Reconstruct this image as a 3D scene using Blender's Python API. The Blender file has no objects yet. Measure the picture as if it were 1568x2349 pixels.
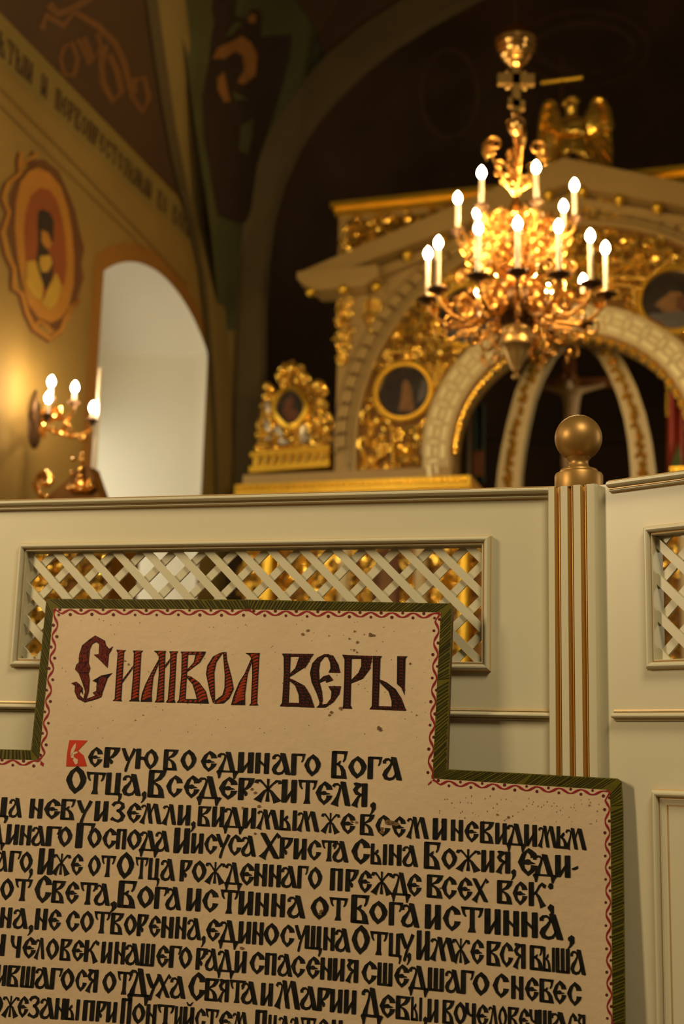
import bpy, math, random
from mathutils import Vector, Matrix
from math import sin, cos, pi, radians, atan2, hypot

rnd = random.Random(7)
scene = bpy.context.scene
COL = scene.collection

# ------------------------------------------------------------------ camera
FL, PITCH, ROLL = 2916.94, radians(11.01184), radians(1.49078)   # focal length in pixels of the 1568 px wide frame
CX, CY = 784.0, 1174.5
EYE = 1.35
CAM = Vector((0, 0, EYE))
_f = Vector((0, cos(PITCH), sin(PITCH))); _u0 = Vector((0, -sin(PITCH), cos(PITCH))); _r0 = Vector((1, 0, 0))
_r = _r0 * cos(ROLL) + _u0 * sin(ROLL); _u = _u0 * cos(ROLL) - _r0 * sin(ROLL)
cd = bpy.data.cameras.new('camera'); cam = bpy.data.objects.new('camera', cd); COL.objects.link(cam)
cam.matrix_world = Matrix(((_r.x, _u.x, -_f.x, CAM.x), (_r.y, _u.y, -_f.y, CAM.y), (_r.z, _u.z, -_f.z, CAM.z), (0, 0, 0, 1)))
cd.sensor_fit = 'HORIZONTAL'; cd.sensor_width = 24.0; cd.lens = FL / 1568 * 24.0
cd.clip_start = 0.05; cd.clip_end = 100
cd.dof.use_dof = True; cd.dof.focus_distance = 2.50; cd.dof.aperture_fstop = 2.8
scene.camera = cam

# ------------------------------------------------------------------ light and exposure
scene.view_settings.view_transform = 'Standard'
scene.view_settings.look = 'None'
scene.view_settings.exposure = 0.0
scene.view_settings.gamma = 1.0
world = bpy.data.worlds.new('world'); scene.world = world; world.use_nodes = True
bg = world.node_tree.nodes['Background']
bg.inputs['Color'].default_value = (1.0, 0.72, 0.36, 1); bg.inputs['Strength'].default_value = 0.06


def area(name, pos, target, sx, sy, power, color):
    l = bpy.data.lights.new(name, 'AREA'); l.shape = 'RECTANGLE'; l.size = sx; l.size_y = sy
    l.energy = power; l.color = color
    o = bpy.data.objects.new(name, l); COL.objects.link(o)
    o.location = pos; o.rotation_euler = (Vector(target) - Vector(pos)).to_track_quat('-Z', 'Y').to_euler()
    return o


DAY = (1.0, 0.84, 0.54)
WARM = (1.0, 0.62, 0.22)
area('left_lamp_light', (-3.0, 1.4, 2.9), (0.3, 2.4, 1.4), 0.5, 0.9, 72, (1.0, 0.78, 0.47))          # unseen warm wall lamp, left of the camera
area('overhead_fill_light', (0.8, 0.3, 4.1), (0.4, 2.4, 1.6), 1.0, 1.0, 68, DAY)         # added lamp above the camera, falling off down the partition
area('south_window_light', (4.2, 3.2, 2.7), (0.5, 2.6, 1.6), 0.8, 1.6, 22, DAY)          # window on the far right
area('screen_fill_light', (-2.75, 4.3, 3.6), (2.0, 7.6, 3.2), 1.2, 1.8, 110, DAY)            # added daylight lamp out of the frame, brings up the screen's gold
BULB = 360.0
SCONCE_BULB = 210.0
area('sanctuary_fill_light', (4.3, 8.9, 3.9), (1.6, 10.4, 3.0), 0.7, 1.2, 26, DAY)              # added lamp hidden by the screen, brightens the crucifix
scene.cycles.use_denoising = True


# ------------------------------------------------------------------ picture rays and planes
def ray(px, py):
    return _f + _r * ((px - CX) / FL) - _u * ((py - CY) / FL)


def hit(px, py, o, n):
    v = ray(px, py)
    return CAM + v * ((o - CAM).dot(n) / v.dot(n))


def atd(px, py, d):
    v = ray(px, py)
    return CAM + v * (d / v.y)


class Plane:
    """upright plane turned by yaw; a runs right, z up, off comes forward out of the face"""
    def __init__(s, o, yaw, zo=0.0):
        s.zo = zo                        # height that counts as z = 0
        s.o = Vector((o[0], o[1], 0)); s.e = Vector((cos(yaw), -sin(yaw), 0)); s.n = Vector((sin(yaw), cos(yaw), 0))

    def at(s, a, z, off=0.0):
        return s.o + s.e * a + Vector((0, 0, z + s.zo)) - s.n * off

    def px(s, x, y, off=0.0):
        return hit(x, y, s.o - s.n * off, s.n)

    def az(s, x, y, off=0.0):
        p = s.px(x, y, off) - s.o
        return p.dot(s.e), p.z - s.zo


# ------------------------------------------------------------------ mesh building
class MB:
    def __init__(s):
        s.v = []; s.f = []; s.m = []

    def poly(s, pts, m=0):
        i = len(s.v); s.v += [Vector(p) for p in pts]; s.f.append(tuple(range(i, i + len(pts)))); s.m.append(m)

    def grid(s, rows, m=0, close=False):
        """rows of equally many points -> quads"""
        i = len(s.v); n = len(rows[0])
        for r in rows: s.v += [Vector(p) for p in r]
        for a in range(len(rows) - 1):
            for b in range(n if close else n - 1):
                c = (b + 1) % n
                s.f.append((i + a * n + b, i + a * n + c, i + (a + 1) * n + c, i + (a + 1) * n + b))
                s.m.append(m[a] if isinstance(m, (list, tuple)) else m)
        return i

    def fan(s, pts, m=0):
        s.poly(pts, m)

    def box8(s, c, m=0):
        """c: eight corners, bottom four then top four, each going round"""
        i = len(s.v); s.v += [Vector(p) for p in c]
        for q in ((0, 3, 2, 1), (4, 5, 6, 7), (0, 1, 5, 4), (1, 2, 6, 5), (2, 3, 7, 6), (3, 0, 4, 7)):
            s.f.append(tuple(i + k for k in q)); s.m.append(m)

    def pbox(s, pl, a0, a1, z0, z1, off0, off1, m=0):
        s.box8([pl.at(a0, z0, off1), pl.at(a1, z0, off1), pl.at(a1, z0, off0), pl.at(a0, z0, off0),
                pl.at(a0, z1, off1), pl.at(a1, z1, off1), pl.at(a1, z1, off0), pl.at(a0, z1, off0)], m)

    def prism(s, front, back, m=0, caps=True):
        n = len(front); i = len(s.v)
        s.v += [Vector(p) for p in front] + [Vector(p) for p in back]
        for k in range(n):
            s.f.append((i + k, i + (k + 1) % n, i + n + (k + 1) % n, i + n + k)); s.m.append(m)
        if caps:
            s.f.append(tuple(range(i + n - 1, i - 1, -1))); s.m.append(m)
            s.f.append(tuple(range(i + n, i + 2 * n))); s.m.append(m)

    def tube(s, pts, rad, n=6, m=0, caps=True):
        pts = [Vector(p) for p in pts]; k = len(pts)
        if not isinstance(rad, (list, tuple)): rad = [rad] * k
        t0 = (pts[1] - pts[0]).normalized()
        up = Vector((0, 0, 1)) if abs(t0.z) < 0.9 else Vector((1, 0, 0))
        x = t0.cross(up).normalized(); rows = []
        for j in range(k):
            t = (pts[min(j + 1, k - 1)] - pts[max(j - 1, 0)])
            t = t.normalized() if t.length > 1e-9 else t0
            x = (x - t * x.dot(t)); x = x.normalized() if x.length > 1e-6 else t.orthogonal().normalized()
            y = t.cross(x)
            rows.append([pts[j] + (x * cos(2 * pi * q / n) + y * sin(2 * pi * q / n)) * rad[j] for q in range(n)])
        i = s.grid(rows, m, True)
        if caps:
            s.f.append(tuple(i + q for q in range(n - 1, -1, -1))); s.m.append(m)
            s.f.append(tuple(i + (k - 1) * n + q for q in range(n))); s.m.append(m)

    def lathe(s, prof, o, n=24, m=0):
        """prof: (radius, z); o: axis point"""
        o = Vector((o[0], o[1], o[2] if len(o) > 2 else 0))
        rows = [[o + Vector((max(r, 1e-4) * cos(2 * pi * q / n), max(r, 1e-4) * sin(2 * pi * q / n), z)) for q in range(n)] for r, z in prof]
        s.grid(rows, m, True)

    def ball(s, c, r, n=8, m=0, sz=None):
        c = Vector(c); sz = sz or r; k = max(4, n // 2 + 1)
        rows = [[c + Vector((r * max(sin(pi * j / k), 1e-3) * cos(2 * pi * q / n), r * max(sin(pi * j / k), 1e-3) * sin(2 * pi * q / n), -sz * cos(pi * j / k))) for q in range(n)] for j in range(k + 1)]
        s.grid(rows, m, True)

    def build(s, name, mats, parent=None, smooth=35, org=None):
        me = bpy.data.meshes.new(name)
        o0 = ORG.get(parent, Vector((0, 0, 0))) if parent is not None else Vector(org or (0, 0, 0))
        me.from_pydata([tuple(p - o0) for p in s.v], [], s.f)
        mats = mats if isinstance(mats, (list, tuple)) else [mats]
        for q in mats: me.materials.append(q)
        me.polygons.foreach_set('material_index', s.m)
        me.validate(); me.update()
        if smooth:
            me.polygons.foreach_set('use_smooth', [True] * len(me.polygons))
            me.set_sharp_from_angle(angle=radians(smooth))
        o = bpy.data.objects.new(name, me); COL.objects.link(o)
        if parent is not None: o.parent = parent
        else: o.location = o0
        ORG[o] = o0
        return o


ORG = {}


def thing(name, loc, label, cat, group=None):
    o = bpy.data.objects.new(name, None); COL.objects.link(o); o.location = loc; o.empty_display_size = 0.1
    ORG[o] = Vector(loc); o['label'] = label; o['category'] = cat
    if group: o['group'] = group
    return o


def tag(o, label, cat, group=None):
    o['label'] = label; o['category'] = cat
    if group: o['group'] = group
    return o


def structure(o):
    o['kind'] = 'structure'; return o


# ------------------------------------------------------------------ materials
def mat(name, col, rough=0.5, metal=0.0, var=0.0, vscale=8.0, bump=0.0, bscale=60.0, spec=None, col2=None, coat=0.0, bdist=0.002):
    m = bpy.data.materials.new(name); m.use_nodes = True; nt = m.node_tree; b = nt.nodes['Principled BSDF']
    b.inputs['Base Color'].default_value = (*col, 1); b.inputs['Roughness'].default_value = rough; b.inputs['Metallic'].default_value = metal
    if spec is not None: b.inputs['Specular IOR Level'].default_value = spec
    if coat: b.inputs['Coat Weight'].default_value = coat; b.inputs['Coat Roughness'].default_value = 0.25
    tc = nt.nodes.new('ShaderNodeTexCoord')
    if var or col2:
        n = nt.nodes.new('ShaderNodeTexNoise'); n.inputs['Scale'].default_value = vscale; n.inputs['Detail'].default_value = 5
        nt.links.new(tc.outputs['Object'], n.inputs['Vector'])
        r = nt.nodes.new('ShaderNodeValToRGB'); c2 = col2 or tuple(c * (1 - var) for c in col)
        r.color_ramp.elements[0].position = 0.32; r.color_ramp.elements[0].color = (*c2, 1)
        r.color_ramp.elements[1].position = 0.68; r.color_ramp.elements[1].color = (*col, 1)
        nt.links.new(n.outputs['Fac'], r.inputs['Fac']); nt.links.new(r.outputs['Color'], b.inputs['Base Color'])
    if bump:
        n2 = nt.nodes.new('ShaderNodeTexNoise'); n2.inputs['Scale'].default_value = bscale; n2.inputs['Detail'].default_value = 4
        nt.links.new(tc.outputs['Object'], n2.inputs['Vector'])
        bp = nt.nodes.new('ShaderNodeBump'); bp.inputs['Strength'].default_value = bump; bp.inputs['Distance'].default_value = bdist
        nt.links.new(n2.outputs['Fac'], bp.inputs['Height']); nt.links.new(bp.outputs['Normal'], b.inputs['Normal'])
    return m


def emit(name, col, strength):
    m = bpy.data.materials.new(name); m.use_nodes = True; nt = m.node_tree; nt.nodes.remove(nt.nodes['Principled BSDF'])
    e = nt.nodes.new('ShaderNodeEmission'); e.inputs['Color'].default_value = (*col, 1); e.inputs['Strength'].default_value = strength
    nt.links.new(e.outputs['Emission'], nt.nodes['Material Output'].inputs['Surface']); return m


M_CREAM = mat('celadon_enamel', (0.585, 0.525, 0.35), 0.38, var=0.04, vscale=3)
M_GILT = mat('gilt_line', (0.60, 0.37, 0.14), 0.38, 0.3)
M_FLUTE = mat('gilt_flute', (0.56, 0.32, 0.07), 0.36, 0.4)
M_BRONZE = mat('bronze_paint', (0.36, 0.195, 0.045), 0.42, 0.55, var=0.15, vscale=12, bump=0.05, bscale=90)
M_PAPER = mat('painted_board', (0.60, 0.44, 0.27), 0.7, var=0.10, vscale=5, bump=0.35, bscale=55, bdist=0.003)
M_BORDER = mat('green_border', (0.115, 0.092, 0.004), 0.6, spec=0.2, var=0.25, vscale=40, bump=0.2, bscale=120)
M_BORDER2 = mat('dark_green_stroke', (0.030, 0.027, 0.003), 0.6, spec=0.15, var=0.3, vscale=60)
M_EDGE = mat('board_edge', (0.10, 0.035, 0.014), 0.55, var=0.3, vscale=20)
M_VINE = mat('crimson_paint', (0.28, 0.016, 0.020), 0.55, var=0.25, vscale=30, spec=0.2)
M_DOT = mat('dark_red_dot', (0.10, 0.010, 0.010), 0.55, spec=0.2)
M_INK = mat('black_lettering', (0.006, 0.0055, 0.005), 0.6, col2=(0.016, 0.013, 0.009), vscale=70, spec=0.12)
M_TDARK = mat('title_outline', (0.016, 0.007, 0.005), 0.6, spec=0.12)
M_TRED = mat('title_red', (0.30, 0.030, 0.006), 0.6, var=0.3, vscale=40, spec=0.15)
M_TRED2 = mat('title_dull_red', (0.15, 0.016, 0.007), 0.6, var=0.35, vscale=60, spec=0.15)
M_IRED = mat('initial_red', (0.50, 0.036, 0.008), 0.5, spec=0.2, var=0.15, vscale=30)
M_CHIP = mat('chip_brown', (0.19, 0.095, 0.025), 0.8, var=0.4, vscale=80)

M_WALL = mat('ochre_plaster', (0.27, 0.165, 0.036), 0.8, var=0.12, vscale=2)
M_WBAND = mat('band_plaster', (0.24, 0.165, 0.04), 0.75, var=0.12, vscale=2)
M_WSURR = mat('ochre_surround', (0.27, 0.115, 0.012), 0.75, var=0.1, vscale=3)
M_WHITE = mat('white_plaster', (0.72, 0.70, 0.64), 0.8)
M_LINE = mat('painted_line', (0.15, 0.08, 0.016), 0.8)
M_WTEXT = mat('wall_lettering', (0.05, 0.022, 0.006), 0.8)
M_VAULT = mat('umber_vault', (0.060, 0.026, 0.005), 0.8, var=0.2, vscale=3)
M_SCROLLP = mat('russet_scroll_paint', (0.15, 0.058, 0.009), 0.8, var=0.2, vscale=6)
M_RIB = mat('rib_plaster', (0.21, 0.14, 0.036), 0.75, var=0.1, vscale=3)
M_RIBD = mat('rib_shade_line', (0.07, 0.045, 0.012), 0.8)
M_PEND = mat('olive_fresco', (0.080, 0.078, 0.024), 0.8, var=0.25, vscale=3)
M_ARCHB = mat('arch_band', (0.095, 0.062, 0.018), 0.8, var=0.15, vscale=3)
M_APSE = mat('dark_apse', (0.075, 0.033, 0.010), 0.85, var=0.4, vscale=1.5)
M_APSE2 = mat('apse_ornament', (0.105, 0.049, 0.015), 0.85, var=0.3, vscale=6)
M_FLOOR = mat('floor_stone', (0.16, 0.10, 0.05), 0.45, var=0.3, vscale=4)

M_ICO = mat('ivory_paint', (0.36, 0.228, 0.070), 0.42, var=0.06, vscale=4)
M_ICOL = mat('light_ivory_paint', (0.55, 0.415, 0.20), 0.4, var=0.05, vscale=4)
M_RECESS = mat('key_recess', (0.19, 0.105, 0.03), 0.5)
M_KEY = mat('pale_key_moulding', (0.85, 0.74, 0.42), 0.3, 0.25)
M_GOLD = mat('gold_leaf', (1.0, 0.62, 0.10), 0.17, 0.82, var=0.18, vscale=18, bump=0.35, bscale=80)
M_GOLDF = mat('gold_leaf_flat', (0.85, 0.50, 0.045), 0.30, 0.75, var=0.12, vscale=9)
M_GOLDK = mat('gold_ground', (0.22, 0.09, 0.008), 0.4, 0.5, var=0.4, vscale=14)
M_SILV = mat('silver_leaf', (0.62, 0.56, 0.45), 0.35, 0.7)
M_BRASS = mat('polished_brass', (0.93, 0.51, 0.145), 0.22, 1.0)
M_BRASSM = mat('satin_brass', (0.55, 0.34, 0.11), 0.30, 0.75)
M_BRASSD = mat('aged_brass', (0.62, 0.32, 0.075), 0.30, 0.95)
M_DISH = mat('dark_brass', (0.10, 0.05, 0.02), 0.4, 0.6)
M_CANDLE = mat('candle_sleeve', (0.72, 0.58, 0.42), 0.35)
M_BULB = emit('lit_bulb', (1.0, 0.70, 0.30), BULB)
M_SBULB = emit('lit_sconce_bulb', (1.0, 0.78, 0.47), SCONCE_BULB)
M_ICON = mat('icon_dark', (0.035, 0.022, 0.014), 0.3, var=0.5, vscale=14)
M_SKIN = mat('carved_flesh', (0.50, 0.32, 0.15), 0.55)
M_WOOD = mat('red_wood', (0.34, 0.11, 0.03), 0.5, var=0.3, vscale=8)
M_RED = mat('red_cloth', (0.42, 0.045, 0.012), 0.7)
M_GREEN = mat('green_cloth', (0.10, 0.13, 0.02), 0.7)
M_TEAL = mat('dark_teal_cloth', (0.04, 0.055, 0.035), 0.7)
M_ICRED = mat('icon_warm', (0.13, 0.035, 0.006), 0.7, var=0.4, vscale=10)
M_ICLIGHT = mat('icon_flesh', (0.22, 0.10, 0.025), 0.7, var=0.3, vscale=12)
M_ICBLUE = mat('icon_grey_blue', (0.10, 0.085, 0.075), 0.4, var=0.4, vscale=9)
M_FRB = mat('fresco_umber', (0.13, 0.045, 0.008), 0.8, var=0.2, vscale=8)
M_FRO = mat('fresco_orange', (0.40, 0.17, 0.018), 0.8, var=0.12, vscale=6)
M_FRR = mat('fresco_rust', (0.26, 0.065, 0.010), 0.8, var=0.15, vscale=6)
M_FRY = mat('fresco_yellow', (0.46, 0.27, 0.03), 0.8, var=0.15, vscale=9)
M_FRD = mat('fresco_dark', (0.035, 0.016, 0.006), 0.8, var=0.3, vscale=8)
M_TALL = mat('white_wax', (0.66, 0.56, 0.42), 0.5)

# ================================================================== the partition in front
SC = 2.5
PA = Plane((0.19 * SC, 1.0 * SC), radians(13.866904))
PB = Plane((0.225 * SC, 0.96617322 * SC), radians(41.857512))
Z = lambda h: EYE + h * SC
RT, RB, FT, FB, MT, MBT, LT = Z(.22036), Z(.21076), Z(.18144), Z(.07156), Z(.04234), Z(.03388), Z(-.0153)


def extrude(mb, pl, prof, a0, a1, caps=True):
    """prof: (off, z, material of the face that follows)"""
    r0 = [pl.at(a0, z, o) for o, z, _ in prof]; r1 = [pl.at(a1, z, o) for o, z, _ in prof]
    for k in range(len(prof) - 1):
        mb.grid([[r0[k], r0[k + 1]], [r1[k], r1[k + 1]]], prof[k][2])
    if caps: mb.poly(r0, 0); mb.poly(list(reversed(r1)), 0)


def bull(z0, z1, o0, out, n=7, m=0):
    """a half round between two heights"""
    c = (z0 + z1) / 2; h = (z0 - z1) / 2
    return [(o0 + out * sin(pi * k / n), c + h * cos(pi * k / n), m) for k in range(n + 1)]


def cap_rail(mb, pl, a0, a1, top, bot):
    h = top - bot
    p = [(-0.040, top, 0), (0.012, top, 1), (0.0135, top - .07 * h, 1)]
    p += bull(top - .10 * h, top - .62 * h, 0.010, 0.013)
    p += [(0.0105, top - .66 * h, 1), (0.0105, top - .72 * h, 1)]
    p += bull(top - .74 * h, top - .93 * h, 0.006, 0.006, 5)
    p += [(0.004, top - .94 * h, 1), (0.003, bot, 1), (0.0, bot, 0), (-0.040, bot, 0)]
    extrude(mb, pl, p, a0, a1)


def mid_rail(mb, pl, a0, a1, top, bot):
    h = top - bot
    p = [(0.0, top, 1), (0.004, top, 1), (0.0045, top - .08 * h, 0)]
    p += bull(top - .09 * h, top - .20 * h, 0.004, 0.003, 4)
    p += [(0.0045, top - .21 * h, 1), (0.006, top - .27 * h, 0)]
    p += bull(top - .29 * h, top - .78 * h, 0.006, 0.0105)
    p += [(0.006, top - .80 * h, 1), (0.005, top - .86 * h, 1)]
    p += bull(top - .87 * h, top - .97 * h, 0.003, 0.003, 4)
    p += [(0.0, bot, 0)]
    extrude(mb, pl, p, a0, a1)


def moulding(mb, pl, a0, a1, z0, z1, deep):
    """mitred frame swept round a rectangle; profile of (inset, off, material of the next strip)"""
    pr = [(0.0, 0.0, 1), (0.0012, 0.003, 1), (0.0018, 0.004, 0)]
    pr += [(0.002 + 0.0062 * (1 - cos(pi * k / 7)), 0.005 + 0.0105 * sin(pi * k / 7), 0) for k in range(8)]
    pr += [(0.0148, 0.006, 1), (0.0162, 0.005, 1), (0.0168, 0.0065, 0), (0.0180, 0.0070, 0), (0.0190, 0.0055, 0)]
    pr += [(0.0192, -0.034, 0)] if deep else [(0.024, 0.003, 0), (0.028, 0.002, 1), (0.029, 0.0006, 1), (0.030, 0.0006, 0)]
    for (i0, o0, m), (i1, o1, _) in zip(pr[:-1], pr[1:]):
        L = lambda i, o: [pl.at(a0 + i, z0 + i, o), pl.at(a1 - i, z0 + i, o), pl.at(a1 - i, z1 - i, o), pl.at(a0 + i, z1 - i, o)]
        p, q = L(i0, o0), L(i1, o1)
        for k in range(4):
            mb.poly([p[k], p[(k + 1) % 4], q[(k + 1) % 4], q[k]], m)


def lattice(mb, pl, a0, a1, z0, z1, ca, cz, pitch, w, flip=1):
    def fam(sgn, o0, o1):
        # slat centre line: z - cz = sgn * (a - ca) + k * pitch
        for k in range(-40, 41):
            pts = []
            f = lambda a: cz + sgn * (a - ca) + k * pitch
            lo, hi = a0, a1
            if sgn > 0: lo = max(lo, ca + (z0 - cz - k * pitch)); hi = min(hi, ca + (z1 - cz - k * pitch))
            else: lo = max(lo, ca - (z1 - cz - k * pitch)); hi = min(hi, ca - (z0 - cz - k * pitch))
            if hi - lo < 0.004: continue
            hw = w / 2 * 0.70711; d = Vector((1, sgn)) / math.sqrt(2); nx, nz = -sgn * hw, hw
            ex = 0.004
            c = []
            for off in (o0, o1):
                c.append([pl.at(lo - ex - nx, f(lo) - sgn * ex - nz, off), pl.at(hi + ex - nx, f(hi) + sgn * ex - nz, off),
                          pl.at(hi + ex + nx, f(hi) + sgn * ex + nz, off), pl.at(lo - ex + nx, f(lo) - sgn * ex + nz, off)])
            mb.box8(c[0] + c[1])
    fam(1, -0.0215, -0.0150); fam(-1, -0.0148, -0.0080)


def partition(pl, a0, a1, fa0, fa1, name, label, ca, cz, lower):
    t = thing(name, pl.at((a0 + a1) / 2, 0), label, 'partition')
    i = 0.019
    s = MB()
    s.pbox(pl, a0 - .035, fa0 + i, 0.02, RT - .004, -0.034, 0); s.pbox(pl, fa1 - i, a1, 0.02, RT - .004, -0.034, 0)
    s.pbox(pl, fa0 + i, fa1 - i, FT - i, RT - .004, -0.034, 0); s.pbox(pl, fa0 + i, fa1 - i, 0.02, FB + i, -0.034, 0)
    s.build('panel_sheet', M_CREAM, t)
    q = MB(); cap_rail(q, pl, a0, a1, RT, RB); q.build('cap_rail', [M_CREAM, M_GILT], t, 50)
    q = MB(); mid_rail(q, pl, a0, a1, MT, MBT); q.build('dado_rail', [M_CREAM, M_GILT], t, 50)
    q = MB(); moulding(q, pl, fa0, fa1, FB, FT, True); q.build('lattice_frame', [M_CREAM, M_GILT], t, 50)
    q = MB(); lattice(q, pl, fa0 + i, fa1 - i, FB + i, FT - i, ca, cz, .0705, .0165); q.build('lattice', M_CREAM, t, 0)
    for (b0, b1) in lower:
        q = MB(); moulding(q, pl, b0, b1, 0.18, LT, False); q.build('lower_moulding', [M_CREAM, M_GILT], t, 50)
    q = MB(); q.pbox(pl, a0, a1, 0.0, 0.10, -0.034, 0.012); q.build('plinth', M_CREAM, t)
    return t


xa, xz = PA.az(1069.9, 1407, -0.008)
partition(PA, -1.95, -0.045, -.48939546 * SC, -.07018909 * SC, 'partition_panel',
          'wide cream panelled partition with long gold-edged lattice opening behind the creed board', xa, xz, [(-1.2235, -.1755)])
xb, xbz = PB.az(1549, 1286, -0.008)
partition(PB, -0.045, 1.10, .00992314 * SC, .00992314 * SC + .80, 'partition_panel',
          'cream panelled partition turned toward the viewer on the far side of the ball-topped post', xb, xbz, [PB.az(1497, 1830)[0] + x for x in (0,)] and [(PB.az(1497, 1810)[0], .0248 + .80)])

# ------------------------------------------------------------------ the post
q0 = PA.px(1257.4, 1450, 0.024)
PP = Plane(q0, radians(27.9))
U = lambda x: PP.az(x, 1130)[0]
post = thing('newel_post', PP.at(0.05, 0, -0.05), 'fluted cream corner post with three gilded grooves and a bronze ball on top', 'post')
ztop = PP.az(1300, 1114)[1]
gro = [(U(1270.5), U(1284.5)), (U(1300.5), U(1314.0)), (U(1330.0), U(1344.5))]
u1 = U(1360); ur = U(1367)
sec = [(0.004, -0.075), (0.0, -0.03), (0.0, -0.0025), (0.002, 0.0)]
for g0, g1 in gro: sec += [(g0, 0.0), (g0 + .0003, -0.013), (g1 - .0003, -0.013), (g1, 0.0)]
sec += [(u1, 0.0)] + [(u1 + (ur - u1) * sin(k * pi / 10), -0.014 * (1 - cos(k * pi / 10))) for k in range(1, 6)] + [(ur + .003, -0.05), (ur + .003, -0.085)]
m = MB(); m.prism([PP.at(u, 0.0, o) for u, o in sec], [PP.at(u, ztop, o) for u, o in sec]); m.build('shaft', M_CREAM, post, 30)
for g0, g1 in gro:
    m = MB(); c = (g0 + g1) / 2; h = (g1 - g0) / 2 - .0004
    pr = [(c - h, -.0008)] + [(c - h * .97 * cos(k * pi / 10), -.0012 - .0105 * sin(k * pi / 10)) for k in range(11)] + [(c + h, -.0008)]
    m.grid([[PP.at(u, 0.0, o) for u, o in pr], [PP.at(u, ztop - .0003, o) for u, o in pr]])
    # raised bead along the light side of the groove
    w = h * .22
    m.tube([PP.at(g1 - .0032, 0.002, -.0025), PP.at(g1 - .0032, ztop - .001, -.0025)], .0011, 6)
    m.build('gilded_flute', M_FLUTE, post, 60)
fc = PP.px(1326.8, 1100, -0.052)          # finial axis
mpp = (fc - CAM).dot(_f) / FL
fz = lambda y: EYE + ray(1326.8, y).z * (fc.y / ray(1326.8, y).y)
zb = ztop - 0.001
hh = lambda px: px * mpp
m = MB()
zc = fz(1005.5); rb = hh(54.2)
base = [(0.0, zb), (hh(54.5), zb), (hh(55), zb + .002), (hh(55), fz(1093)), (hh(53), fz(1088)), (hh(47), fz(1085.5)), (hh(43.2), fz(1083.5)), (hh(43), fz(1080.5)), (hh(41.5), fz(1078.5)),
        (hh(36), fz(1077)), (hh(30), fz(1075.5)), (hh(26), fz(1073)), (hh(23), fz(1068)), (hh(22), fz(1063)), (hh(23), fz(1058)), (hh(26), fz(1053.5)), (hh(27.5), fz(1051)), (hh(27.8), fz(1048.5)), (hh(26.5), fz(1047)), (0, fz(1046))]
m.lathe(base, (fc.x, fc.y, 0), 48)
m.build('finial_base', M_BRONZE, post, 35)
m = MB(); m.lathe([(rb * sin(pi * k / 28), zc - rb * cos(pi * k / 28)) for k in range(29)], (fc.x, fc.y, 0), 48); m.build('finial_ball', M_BRONZE, post, 0 or 60)

# ================================================================== the creed board
def bframe(yaw, lean, rot):
    e1 = Vector((cos(yaw), -sin(yaw), 0)); n0 = Vector((sin(yaw), cos(yaw), 0)); e2 = Vector((0, 0, 1)) * cos(lean) + n0 * sin(lean)
    n = e1.cross(e2); n = -n if n.y < 0 else n
    return e1 * cos(rot) + e2 * sin(rot), e2 * cos(rot) - e1 * sin(rot), n


BE, BU, BN = bframe(radians(13.52397), radians(2.38359), radians(-.69684))
BTH = 0.021
lim = []
for (x, y, p, o) in ((1430, 1800, PB, 0.0), (1434, 2060, PB, 0.0), (1440, 2349, PB, 0.0), (1365, 1785, PP, 0.0), (1300, 1785, PP, 0.0), (1365, 2349, PP, 0.0), (1300, 2349, PP, 0),
                     (1120, 1390, PA, .016), (600, 1385, PA, .016), (120, 1385, PA, .016), (100, 1720, PA, .02), (1200, 1800, PA, 0.0)):
    lim.append(p.px(x, y, o).dot(BN))
BD = min(lim) - BTH - 0.002
BO = BN * BD


def B(x, y, off=0.0):
    return hit(x, y, BO - BN * off, BN)


BOTY = 3080
OUT = [(106, 1376), (110, 1373.5), (570, 1375.5), (1030, 1384), (1037, 1389), (1031, 1560), (1025, 1764.5), (1220, 1775), (1416, 1786), (1425, 1792), (1428.5, 1850), (1434, 2349), (1442, BOTY),
       (-420, BOTY), (-330, 1706), (-100, 1716), (71, 1720.5)]
INN = [(123, 1396), (127, 1396), (570, 1398.5), (1009, 1405), (1010, 1408), (1002, 1560), (991, 1786), (1200, 1800), (1390, 1812), (1397, 1816), (1399, 1850), (1404, 2349), (1411, BOTY - 20),
       (-385, BOTY - 20), (-300, 1728), (-100, 1738.5), (90, 1744.5)]
board = thing('creed_board', B(500, BOTY, -BTH / 2), 'cream painted prayer board with stepped top, green striped border and black Slavonic text', 'sign')
m = MB()
fr = [B(x, y) for x, y in OUT]; bk = [p + BN * BTH for p in fr]
m.prism(bk, fr, 0, caps=False); m.poly(list(reversed(bk)), 0)
m.build('board_edge', M_EDGE, board, 0)['label'] = 'reddish brown board edge'
m = MB(); m.poly([B(x, y) for x, y in INN]); m.build('painted_ground', M_PAPER, board, 0)
m = MB()
for k in range(len(OUT)):
    k2 = (k + 1) % len(OUT); m.poly([B(*OUT[k]), B(*OUT[k2]), B(*INN[k2]), B(*INN[k])])
bord = m.build('striped_border', M_BORDER, board, 0)
# slanting brush strokes on the border
m = MB()


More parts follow.
